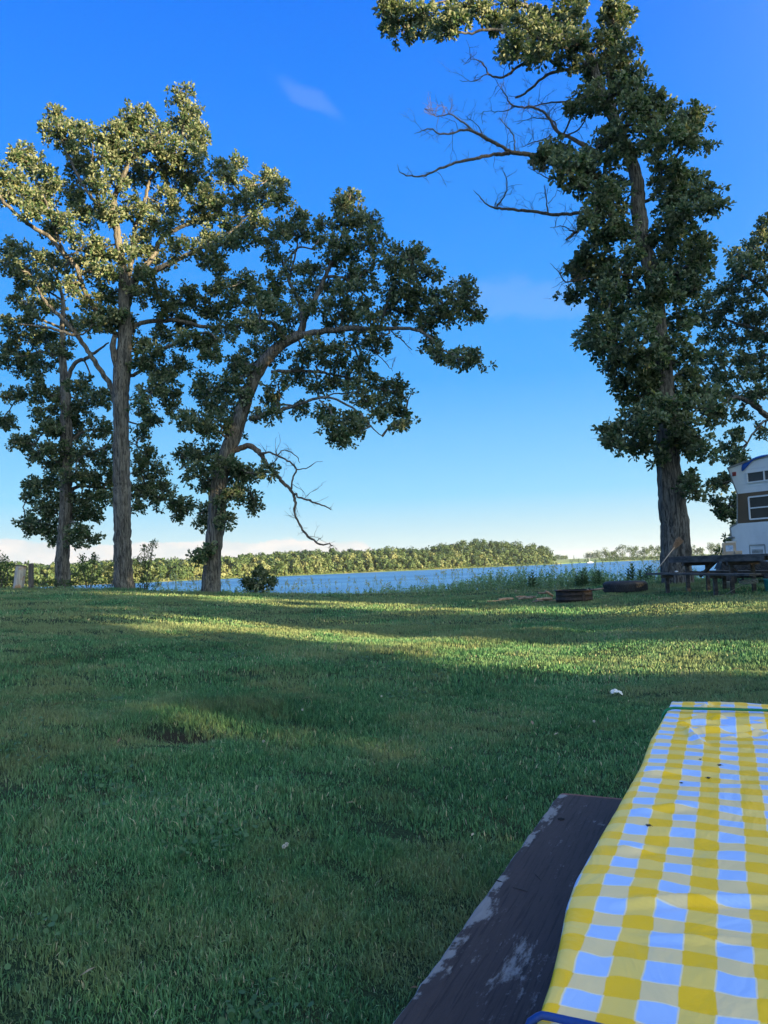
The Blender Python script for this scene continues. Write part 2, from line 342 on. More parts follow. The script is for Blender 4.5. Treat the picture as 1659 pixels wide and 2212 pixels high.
# far shore: shoreline distance and skyline by direction
SH = [(-700, 330), (0, 340), (340, 386), (650, 479), (900, 570), (1180, 705), (1300, 880), (1420, 950), (1700, 1050), (2300, 1200)]
def shore(px): return np.interp(px, [a for a, _ in SH], [a for _, a in SH])
SKY = [(-700, 1222), (0, 1218), (60, 1222), (200, 1217), (330, 1213), (400, 1210), (480, 1204), (560, 1200), (626, 1194), (692, 1189), (775, 1191), (857, 1186), (907, 1188), (957, 1178), (1023, 1169), (1080, 1171), (1126, 1176), (1161, 1179), (1185, 1186), (1200, 1199)]
def skyl(px): return np.interp(px, [a for a, _ in SKY], [a for _, a in SKY])
def dirx(px): return (px-830)/F
def horizon(px): return 1223-.035*(px-830)
def f(nt, b, O, v, ge, out):
    a = noise(nt, O, .006, 4, .5, (1, 3, 1)); a2 = noise(nt, O, .09, 4, .7)
    c = ramp(nt, a, [(.35, (.09, .17, .045)), (.5, (.13, .21, .06)), (.56, (.30, .27, .13)), (.62, (.11, .19, .05))])
    c = mixc(nt, M_(nt, 'MULTIPLY', a2, .5), c, (.10, .15, .05)); setc(nt, b.inputs['Base Color'], c); b.inputs['Roughness'].default_value = .95
FIELD = mat('far_field', f)
pxs = np.linspace(-1500, 3200, 180); rows = [(-8, -.6), (0, .0), (4, .5), (12, .9)]
def hill_h(px):                    # ground height of the far hill that carries the wood
    d = shore(px)+70; top = 1.25 + (horizon(px)-skyl(px))*d/F; return np.where(px < 1190, np.maximum(top-12, -1.2), 1.8)
prof = []
for px in pxs:
    s0 = float(shore(px)); hh = float(hill_h(px)); wd = 1 if px < 1190 else 0
    if wd: pr = [(-8, LZ-.8), (0, LZ+.1), (3, LZ+.55), (12, LZ+1.0), (35, LZ+1.0+(hh-LZ-1)*.45), (75, hh), (140, hh-2), (400, hh-3 if hh > 4 else hh-1), (2000, 0), (16000, -1)]
    else: pr = [(-8, LZ-.8), (0, LZ+.1), (3, LZ+.7), (30, LZ+1.0), (200, LZ+2.4), (430, 1.0), (650, 2.6), (1000, 2.8), (2500, 3), (16000, -1)]
    prof.append([(s0+a, z) for a, z in pr])
prof = np.array(prof); Yf = prof[..., 0]; Xf = Yf*dirx(pxs)[:, None]; Zf = prof[..., 1]
for i in range(1): Zf[1:-1] = (Zf[:-2]+2*Zf[1:-1]+Zf[2:])/4
grid_mesh('far_shore_ground', Xf, Yf, Zf, FIELD, 'structure')
def far_z(px, off):
    i = int(np.clip(np.searchsorted(pxs, px), 1, len(pxs)-1)); return float(np.interp(off, prof[i][:, 0]-shore(pxs[i]), Zf[i]))

def leafcards(cent, size, n, nb_=.8, spread=1.0, asp=.75):
    """n quads round each centre"""
    m = len(cent); c = np.repeat(cent, n, 0); k = len(c)
    d = RNG.normal(size=(k, 3)); d /= np.linalg.norm(d, axis=1)[:, None]
    c = c + d*(spread*RNG.uniform(.2, 1, k)**.6)[:, None]
    nrm = d*nb_+RNG.normal(size=(k, 3))*.6; nrm /= np.linalg.norm(nrm, axis=1)[:, None]
    u = np.cross(nrm, RNG.normal(size=(k, 3))); u /= np.linalg.norm(u, axis=1)[:, None]+1e-9; v = np.cross(nrm, u)
    s = (size*RNG.uniform(.6, 1.3, k))[:, None]
    V = np.stack([c-u*s-v*s*asp, c+u*s-v*s*asp*.6, c+u*s*.7+v*s*asp, c-u*s*.8+v*s*asp*.8], 1)
    return V.reshape(-1, 3), np.arange(k)[:, None]*4+np.array([[0, 1, 2, 3]]), k
def far_crown(b, x, y, z0, h, w_, dens=1.0, tone=.5, card=.55):
    """a broadleaf crown a long way off: lumps of leaf cards"""
    nl = max(5, int(9*dens)); L = []
    for i in range(nl):
        t = RNG.uniform(.18, .92); rr = w_*.5*math.sin(math.pi*min(1, t*.8+.2))**.6*RNG.uniform(.3, .9); a = RNG.uniform(0, 6.28)
        L.append([x+math.cos(a)*rr, y+math.sin(a)*rr, z0+h*t])
    L.append([x, y, z0+h*.88]); L = np.array(L)
    for c_ in L:
        V, Fq, k = leafcards(c_[None], card, int(42*dens), nb_=1.7, spread=w_*RNG.uniform(.20, .30))
        b.add(V, [Fq], np.repeat(np.clip(RNG.normal(tone, .07, k)+RNG.normal(0, .10), 0, 1), 4))
wood = MB(); cnt = 0
for row, (off, hmul) in enumerate([(5, .75), (15, 1), (30, 1.05), (50, 1.05), (72, 1.05)]):
    px = -520.0
    while px < 1190 - row*4:
        d = shore(px)+off+RNG.uniform(-4, 4); x = dirx(px)*d; z0 = far_z(px, off)-.3
        H = RNG.uniform(9.5, 13.5)*hmul
        top_ = 1.25+(horizon(px)-skyl(px))*d/F - z0
        if row >= 3: H = max(5, top_+RNG.choice([-1.8, -1, -.4, .2, .6, 1.1])+RNG.uniform(-.6, .6))
        else: H = min(H, top_+RNG.uniform(-1.5, .3))
        if row == 0 and RNG.uniform() < .35: H *= .65
        W = H*RNG.uniform(.55, 1.1); far_crown(wood, x, d, z0, H, W, dens=1.25, tone=np.clip(RNG.normal(.52 if row < 2 else .22, .2), .02, .98), card=.55)  # front rows toned paler as if lit, rows behind darker
        px += W*.52*F/d; cnt += 1
print('far trees', cnt)
o = wood.build('far_wood', FAROAK); tag(o, 'dense sunlit green wood covering the low hill across the lake', 'wood', kind='stuff')

def far_tree(px, d, z0, h, w_, label, group, tone=.35, card=.5, dens=1.0):
    x = dirx(px)*d; e = empty('distant_tree', (x, d, z0), label, 'tree', group)
    t = MB(); t.tube([[x, d, z0-.5], [x+.2, d, z0+h*.4], [x, d, z0+h*.75]], [.45, .3, .12], 6); t.build('trunk', BARK, e)
    c_ = MB(); far_crown(c_, x, d, z0+h*.12, h*.9, w_, dens=dens, tone=tone, card=card); c_.build('crown', FAROAK, e)
ft = [(1304, 17, 11, 'round tree at the left end of the row on the far right shore'), (1322, 12, 9, 'low bushy tree second in the row on the far right shore'), (1340, 20, 12, 'tall open tree third in the row on the far right shore'), (1356, 17, 12, 'broad tree fourth in the row on the far right shore'),
      (1372, 18, 11, 'rounded tree fifth in the row on the far right shore'), (1388, 16, 12, 'tree sixth in the row on the far right shore'), (1403, 19, 10, 'thin crowned tree seventh in the row on the far right shore'), (1417, 18, 11, 'tree on the far shore just left of the big right trunk'),
      (1495, 18, 11, 'tree on the far shore just right of the big right trunk'), (1512, 13, 12, 'low tree on the far shore above the weathered picnic table'), (1532, 19, 13, 'tall tree on the far shore between big trunk and camper'), (1550, 18, 12, 'tree on the far shore just left of the camper')]
for px, h, w_, lb in ft:
    far_tree(px, shore(px)+RNG.uniform(6, 20), LZ+.6, h*.92, w_*1.25, lb, 'trees on the far right shore', tone=RNG.uniform(.2, .5), dens=1.3)
for px, d, h, w_, lb in ((1200, 1600, 8, 22, 'left low tree clump beyond the green field'), (1214, 1620, 6, 18, 'right low tree clump beyond the green field'), (1272, 1620, 9, 30, 'left hazy tree clump behind the distant wind turbines'), (1288, 1600, 13, 30, 'right hazy tree clump behind the distant wind turbines')):
    far_tree(px, d, 2.0, h, w_, lb, 'tree clumps on the far field', .3, .9, 1.2)
hb = MB()
for px in np.arange(1292, 1700, 3.0):
    d = shore(px)+RNG.uniform(3, 9); V, Fq, k = leafcards(np.array([[dirx(px)*d, d, LZ+1.6+RNG.uniform(0, 2)]]), .6, 30, spread=2.4); hb.add(V, [Fq], np.repeat(RNG.uniform(0, .4, k), 4))
for px in np.arange(-500, 1200, 2.4):      # reeds and low shrubs along the wooded shore
    d = shore(px)+RNG.uniform(1, 4); V, Fq, k = leafcards(np.array([[dirx(px)*d, d, LZ+.7+RNG.uniform(0, .5)]]), .35, 16, spread=1.0); hb.add(V, [Fq], np.repeat(RNG.uniform(.5, 1, k), 4))
o = hb.build('shore_scrub', FAROAK); tag(o, 'low scrub fringing the far shoreline', 'scrub', kind='stuff')

PAINTW = worn('white_paint', (.78, .78, .76), (.70, .70, .68), .45, 3)
for i, (px, d, yaw, ph, lb) in enumerate([(1216, 7000, .3, .2, 'white wind turbine left above the distant low trees'), (1230, 7000, .2, .9, 'white wind turbine right of the lone left one, over the open field'),
        (1267, 8000, .4, .5, 'left wind turbine of the pair above the hazy tree clump'), (1275, 7500, .1, 0, 'right wind turbine of the pair above the hazy tree clump')]):
    x = dirx(px)*d; e = empty('wind_turbine', (x, d, 0), lb, 'wind turbine', 'distant wind turbines'); H = 62
    m = MB(); m.tube([[x, d, 0], [x, d, H*.5], [x, d, H]], [2.0, 1.5, 1.1], 12); m.build('tower', PAINTW, e, True)
    m = MB(); m.box((x, d, H+1), (4, 11, 4)); bevel(m.build('nacelle', PAINTW, e), .6)
    for k in range(3):
        a = ph+k*2.094; m = MB(); c0 = np.array([x, d-7, H+1]); dr = np.array([math.cos(a), 0, math.sin(a)]); pr = np.array([-math.sin(a), 0, math.cos(a)])
        m.prism([c0+pr*.9, c0+dr*7+pr*1.2, c0+dr*27+pr*.2, c0+dr*27-pr*.2, c0+dr*6-pr*.8, c0-pr*.9], (0, .6, 0)); m.build('blade', PAINTW, e)
# small white boat far out
bp = P(1275, 1214.5, 760); bx_, by_ = bp[0], bp[1]; e = empty('boat', (bx_, by_, LZ), 'small white boat with a bare mast far out on the lake', 'boat')
m = MB(); hull = [(-3.2, 0), (-3.0, .8), (3.4, 1.0), (2.4, -.1)]
m.prism([[bx_+a, by_-1, LZ+z] for a, z in hull], (0, 2, 0)); bevel(m.build('hull', PAINTW, e), .2)
m = MB(); m.prism([[bx_+a, by_-.7, LZ+z] for a, z in ((-1.4, .9), (-1.2, 1.6), (.8, 1.6), (1.3, .95))], (0, 1.4, 0)); m.build('cabin', PAINTW, e)
m = MB(); m.tube([[bx_-.6, by_, LZ+1.5], [bx_-.6, by_, LZ+5]], .09, 6); m.build('mast', PAINTW, e)

# ------------------------------------------------------------ oaks
def leaves(b, tips, dirs, nper, L0, flat=.5, dry=.03, tonef=None):
    m = len(tips); k = m*nper; c = np.repeat(tips, nper, 0); D = np.repeat(dirs, nper, 0)
    d = D*.55+RNG.normal(size=(k, 3))*.75; d /= np.linalg.norm(d, axis=1)[:, None]
    c = c + d*(RNG.uniform(0, .07, k))[:, None] + RNG.normal(size=(k, 3))*.03
    up = np.array([0, 0, 1.])*flat+RNG.normal(size=(k, 3))*.6
    s = np.cross(d, up); s /= np.linalg.norm(s, axis=1)[:, None]+1e-9; n = np.cross(s, d)
    L = (L0*RNG.uniform(.65, 1.25, k))[:, None]; W = L*RNG.uniform(.26, .36, (k, 1)); cu = L*RNG.uniform(-.05, .28, (k, 1)); fo = W*.3
    base = c; tip = c+d*L-n*cu
    a1 = c+d*L*.38+s*W*.55+n*(fo-cu*.1); a2 = c+d*L*.80+s*W*1.0+n*(fo-cu*.6)
    b1 = c+d*L*.38-s*W*.55+n*(fo-cu*.1); b2 = c+d*L*.80-s*W*1.0+n*(fo-cu*.6)
    V = np.stack([base, a1, a2, tip, b2, b1], 1).reshape(-1, 3); i = np.arange(k)[:, None]*6
    tone = RNG.beta(2, 2, k)*.75 + np.repeat(RNG.normal(0, .08, m), nper); tone = np.where(RNG.uniform(size=k) < dry, 1., np.clip(tone, 0, .9))
    if tonef is not None: tone = np.clip(tone+tonef(c), 0, 1)
    b.add(V, [i+np.array([[0, 1, 2, 3]]), i+np.array([[0, 3, 4, 5]])], np.repeat(tone, 6))
def bark_rough(seed, amp, n):
    r = np.random.default_rng(seed); ph = r.uniform(0, 6.3, 6); fr = np.array([5, 8, 11, 3, 14, 2]); dr = r.uniform(-.12, .12, 6)
    def fn(i, ang):
        s = 1
        for k in range(6): s = s+amp*np.abs(np.sin(fr[k]*ang/2*1.0+ph[k]+dr[k]*i+.6*math.sin(i*.17+k)))*(.5 if k > 3 else .35)
        return s-amp*1.55
    return fn
def make_tree(name, label, depth, base, limbs, blobs, dead=(), leafL=.15, dens=1.0, nper=17, seed=1, group='oak trees along the lake bank', spread=2.2, flare=1.35, tipn=1.0, tonef=None, front=False):
    global RNG
    RNG = np.random.default_rng(seed)
    bp_ = P(base[0], base[1], depth); bz = float(hz(bp_[0], bp_[1])); bp_[2] = bz
    e = empty(name, bp_, label, 'tree', group)
    mpp = depth/F
    tr = MB(); skel = []; skd = []
    def conv(pts, d0, d1, k0=None):
        q = np.array(pts, float); seg = np.concatenate([[0], np.cumsum(np.hypot(*np.diff(q[:, :2], axis=0).T))]); t = seg/seg[-1]
        out = []
        for (x, y, w_), tt in zip(q, t):
            off = d0+(d1-d0)*tt; dd = depth+off; p = P(x, y, dd); out.append([*p, w_*.5*dd/F, x, y, off])
        return np.array(out)
    for li, (pts, d0, d1) in enumerate(limbs):
        q = conv(pts, d0, d1)
        if li == 0:
            q[0, 2] = bz-.15
            f0 = q[0].copy(); q[0, 3] *= flare; ins = q[0]*.82+q[1]*.18; ins[3] = q[1, 3]*1.04+(q[0, 3]-q[1, 3])*.25; q = np.insert(q, 1, ins, 0)
        s = spline(q, .12 if li == 0 else .1)
        j = RNG.normal(size=(len(s), 3))*.012; s[1:-1, :3] += j[1:-1]
        big = s[0, 3] > .14
        tr.tube(s[:, :3], np.maximum(s[:, 3], .008), 40 if li == 0 else (18 if big else 9), rough=bark_rough(seed+li, .16 if li == 0 else .12, 40) if big else None)
        skel.append(s[::2, :3]); skd.append(s[::2, 4:7])
    SK = np.vstack(skel); SD = np.vstack(skd)
    tw = MB(); nodes = [SK]; tips = []; dirs = []
    allnodes = SK.copy(); cap = len(SK)+40000; buf = np.empty((cap, 3)); buf[:len(SK)] = SK; nn = len(SK)
    def nearest(p, lim=None):
        d = np.einsum('ij,ij->i', buf[:nn]-p, buf[:nn]-p); i = int(np.argmin(d)); return buf[i].copy(), math.sqrt(d[i])
    def connect(p, r0, r1, sides, sag=.12):
        nonlocal nn
        q, dist = nearest(p)
        if dist < .04: return
        n = max(2, int(dist/.18)); t = np.linspace(0, 1, n+1)[:, None]
        pts = q+(p-q)*t; wob = RNG.normal(size=3)*sag*dist; pts = pts+np.sin(t*math.pi)*wob+RNG.normal(size=pts.shape)*.02*np.sin(t*math.pi)
        tw.tube(pts, np.linspace(r0, r1, n+1), sides, cap=False)
        if nn+n < cap: buf[nn:nn+n] = pts[1:]; nn += n
        return
    B = []
    for (x, y, rx, ry) in blobs:
        d2 = np.hypot(SD[:, 0]-x, SD[:, 1]-y); i = int(np.argmin(d2)); off = SD[i, 2]+np.clip(RNG.normal(0, .35+.006*d2[i]), -spread, spread)
        if front and d2[i] < 60 and RNG.uniform() < .75: off -= RNG.uniform(.35, 1.0)
        B.append((P(x, y, depth+off), rx*mpp*.92, ry*mpp*.92, x, y))
    order = sorted(range(len(B)), key=lambda i: nearest(B[i][0])[1])
    for i in order:
        c_, rx, ry, x, y = B[i]; connect(c_, .035, .018, 6)
    subs = []
    for c_, rx, ry, x, y in B:
        rd = (rx+ry)/2; ns = max(3, int(5+17*rx*ry/.35))
        for k in range(ns):
            v = RNG.normal(size=3); v /= np.linalg.norm(v); v *= RNG.uniform(.45, 1)**.5
            s = c_+v*np.array([rx, rd*1.15, ry])*.88; s[0] -= 0
            subs.append((s, c_, min(rx, ry)))
    for s, c_, r in subs: connect(s, .014, .008, 4, .1)
    for s, c_, r in subs:
        nt_ = max(2, int(RNG.uniform(2.2, 4.8)*dens*tipn))
        for k in range(nt_):
            v = RNG.normal(size=3)*np.array([.12, .12, .09]); p = s+v
            tips.append(p); dd = (p-c_)+v*1.5+np.array([0, 0, .12]); dirs.append(dd/np.linalg.norm(dd))
            if RNG.uniform() < .6: connect(p, .006, .003, 3, .08)
    tips = np.array(tips); dirs = np.array(dirs)
    lf = MB(); leaves(lf, tips, dirs, nper, leafL, tonef=tonef)
    tr.build('trunk', BARK, e, True); tw.build('branches', BARK, e, True); lf.build('crown', OAK, e)
    print(name, 'tips', len(tips), 'leaves', len(tips)*nper)
    for lb, dl, tws in dead:
        m = MB(); tr_nodes = []
        for pts, d0, d1 in dl:
            q = conv(pts, d0, d1); s = spline(q, .07); s[1:-1, :3] += RNG.normal(size=(len(s)-2, 3))*.010
            m.tube(s[:, :3], np.maximum(s[:, 3]*RNG.uniform(.9, 1.12, len(s)), .005), 8); tr_nodes.append(s[len(s)//5:, :3])
        TN = np.vstack(tr_nodes)
        def twig(p, d, L, r, lev):
            n = max(3, int(L/.06)); pts = [p]; dd = d/np.linalg.norm(d)
            for i in range(n):
                dd = dd+RNG.normal(size=3)*.22+np.array([0, 0, .03]); dd /= np.linalg.norm(dd); pts.append(pts[-1]+dd*L/n)
            m.tube(pts, np.linspace(r, r*.35, n+1), 4, cap=False)
            if lev > 0:
                for k in range(RNG.integers(1, 4)):
                    i = RNG.integers(1, n); twig(pts[i], dd+RNG.normal(size=3)*.8, L*RNG.uniform(.35, .7), r*.6, lev-1)
        for k in range(tws):
            i = RNG.integers(0, len(TN)-1); d = RNG.normal(size=3)*np.array([.8, .8, .9])+np.array([-.15, 0, .35]); twig(TN[i], d, RNG.uniform(.2, .7), RNG.uniform(.006, .011), 2)
        m.build('dead_limb', BARK2, e, True, lb)
    return e
def BL(s): return [tuple(float(v) for v in q.split(',')) for q in s.split()]
def LM(s): return [tuple(float(v) for v in q.split(',')) for q in s.split()]

# tall sunlit oak, left
make_tree('oak_tree', 'tallest left oak with straight bare lower trunk and sunlit pale crown', 25, (268, 1275),
  [(LM('268,1276,40 265,1180,36 264,1086,36 262,943,33 261,858,33 264,800,36 269,758,30 271,700,26 268,640,22 265,578,19 252,495,15 243,446,12 261,396,10 281,346,9 304,330,8 331,317,6 370,280,4'), 0, -.6),
   (LM('258,815,16 248,770,15 243,745,13 248,725,10'), -.3, -.6),
   (LM('271,690,16 287,608,15 320,591,14 364,571,12 413,545,9 463,522,7 509,492,5 550,455,3'), 0, -1.8),
   (LM('287,620,13 300,590,12 330,555,11 350,512,10 390,492,9 430,472,8 489,464,6 529,466,5 590,430,3'), 0, 1.4),
   (LM('262,730,12 225,700,11 205,667,11 179,621,11 165,575,10 139,551,10 109,515,9 73,492,9 43,469,8 0,426,7 -30,380,4'), 0, -2.2),
   (LM('252,880,13 242,841,12 225,812,11 205,781,11 185,752,10 160,715,10 128,681,9 103,658,7 80,620,4'), 0, -1.3),
   (LM('162,724,7 105,708,6 71,704,4 40,700,3'), -1, -1.2),
   (LM('278,725,12 300,700,10 356,692,10 393,695,9 446,706,8 520,704,5 560,690,3'), 0, 1.6),
   (LM('276,815,9 316,795,7 335,765,8 356,752,8 399,735,7 445,718,5 470,735,3'), 0, -1.2),
   (LM('268,640,13 285,560,11 290,500,10 310,440,8 330,380,7 390,300,5 400,230,3'), 0, 1.2),
   (LM('252,495,9 215,450,8 180,400,7 150,340,5 125,270,3'), -.3, .8),
   (LM('218,455,6 200,380,5 200,310,3'), 0, -1.4),
   (LM('139,551,6 110,470,5 85,400,4 60,350,3'), -1.2, -.4)],
  BL('395,212,26,22 412,250,30,28 385,270,30,25 425,290,22,26 300,245,24,22 275,270,26,24 320,280,40,30 350,310,45,32 250,285,18,18 248,310,26,22 118,252,18,18 112,285,20,16 142,300,22,22 158,272,14,16 190,278,14,14 200,300,22,16 160,330,30,26 52,330,18,16 40,350,20,16 80,365,30,22 105,390,30,22 20,385,26,22 15,420,26,22 50,420,30,22 180,365,40,28 235,345,30,24 290,330,36,28 230,395,42,32 300,385,42,32 360,360,38,30 405,340,36,30 430,320,18,22 425,385,30,24 385,400,36,28 150,415,40,28 95,430,36,24 60,455,22,14 440,425,36,24 512,352,15,20 495,385,24,20 478,360,14,14 548,400,24,20 580,385,18,18 605,408,18,20 610,430,16,14 570,430,30,20 530,440,34,22 480,445,34,24 440,470,36,24 500,490,30,16 550,480,24,18 530,515,32,16 480,530,34,20 440,520,26,18 450,555,34,18 475,580,16,12 350,440,40,30 290,450,40,32 240,460,34,26 350,490,34,28 190,470,34,28 140,470,30,22 115,500,24,18 180,525,30,22 220,540,28,24 300,520,30,28 340,555,28,22 390,540,26,20 165,560,24,20 205,590,24,20 240,590,20,18 310,590,26,20 270,560,20,26 340,620,28,18 300,640,26,20 235,640,28,22 200,660,26,20 160,610,22,20 230,690,28,22 275,700,28,20 200,700,20,18 250,670,26,20 385,650,26,20 420,640,30,22 460,620,26,18 500,615,24,18 535,605,24,18 555,640,26,26 510,655,32,24 460,665,32,24 410,690,32,22 360,670,24,20 350,720,30,24 400,735,34,20 445,740,28,20 480,715,30,20 530,700,28,20 460,768,20,12 330,760,30,20 310,800,24,20 350,810,34,24 385,790,22,20 330,845,30,20 370,850,24,16 305,880,16,18 325,905,16,12 300,740,20,18 375,878,12,12'),
  leafL=.12, seed=101, spread=2.6, dens=1.2, tonef=lambda c: .05)
# oak behind it, far left
make_tree('oak_tree', 'shaded oak at far left with leafy low branches behind the tallest oak', 28.5, (134, 1267),
  [(LM('134,1268,30 138,1157,27 143,1071,27 143,915,24 141,840,20 137,800,17 134,729,12 137,658,8 125,600,5 110,560,3'), 0, 0),
   (LM('143,830,10 160,786,9 185,775,8 200,765,7 235,740,3'), 0, -.6),
   (LM('141,860,9 110,855,7 70,850,5 40,860,3 5,908,2'), 0, .8), (LM('143,1000,8 110,990,6 70,960,4 30,955,2'), 0, -1),
   (LM('142,1090,8 110,1110,6 85,1125,4 55,1130,2'), 0, 1), (LM('144,1060,9 180,1050,7 230,1055,5 300,1060,4 360,1080,3 410,1100,2'), 0, 1.8),
   (LM('143,960,8 190,930,6 250,940,4 310,970,2'), 0, 1.2), (LM('136,770,7 90,760,5 50,770,4 10,760,2'), 0, 1), (LM('134,710,6 90,690,5 50,680,3'), 0, -1),
   (LM('136,650,5 80,610,4 40,560,3 10,535,2'), 0, .8), (LM('142,1130,7 170,1130,5 195,1150,3'), 0, -.6)],
  BL('15,535,20,12 50,545,24,16 95,560,28,20 60,580,30,22 25,575,22,16 100,610,30,24 60,620,30,20 130,570,24,20 40,655,26,12 75,665,28,14 110,660,24,20 60,695,34,18 20,700,16,14 20,740,24,20 65,735,30,22 100,730,28,22 20,780,16,14 60,780,30,22 95,780,30,22 130,750,22,22 75,815,18,10 45,800,16,10 160,700,22,20 170,830,30,22 120,855,26,18 85,850,26,16 45,853,20,12 15,858,10,6 20,911,14,8 5,912,8,8 190,870,32,24 140,885,34,24 90,890,26,16 225,860,20,20 95,930,26,14 60,955,28,12 30,953,10,8 125,925,30,22 170,925,34,26 215,925,26,24 95,975,24,14 75,990,14,8 140,970,32,24 185,980,32,26 225,990,18,24 120,1010,24,16 160,1030,34,22 205,1040,30,22 110,1045,22,16 65,1045,18,12 85,1060,20,12 60,1072,14,8 140,1075,30,20 185,1085,32,20 225,1075,18,18 95,1095,28,16 120,1110,22,14 55,1125,16,10 75,1135,18,10 105,1140,20,12 165,1115,26,14 200,1110,20,14 175,1145,22,12 190,1165,18,8 160,1165,10,10 70,1148,10,6 110,1165,8,8 250,960,20,20 240,1030,16,24 315,975,14,18 305,1010,20,20 335,1010,20,24 320,1045,26,20 355,1055,22,20 375,1085,24,14 405,1095,14,10 340,1080,20,14 300,1060,14,20 385,1112,14,8 300,1095,14,10 310,940,12,10 320,905,12,10'),
  leafL=.125, seed=202, spread=2.4, dens=1.15)
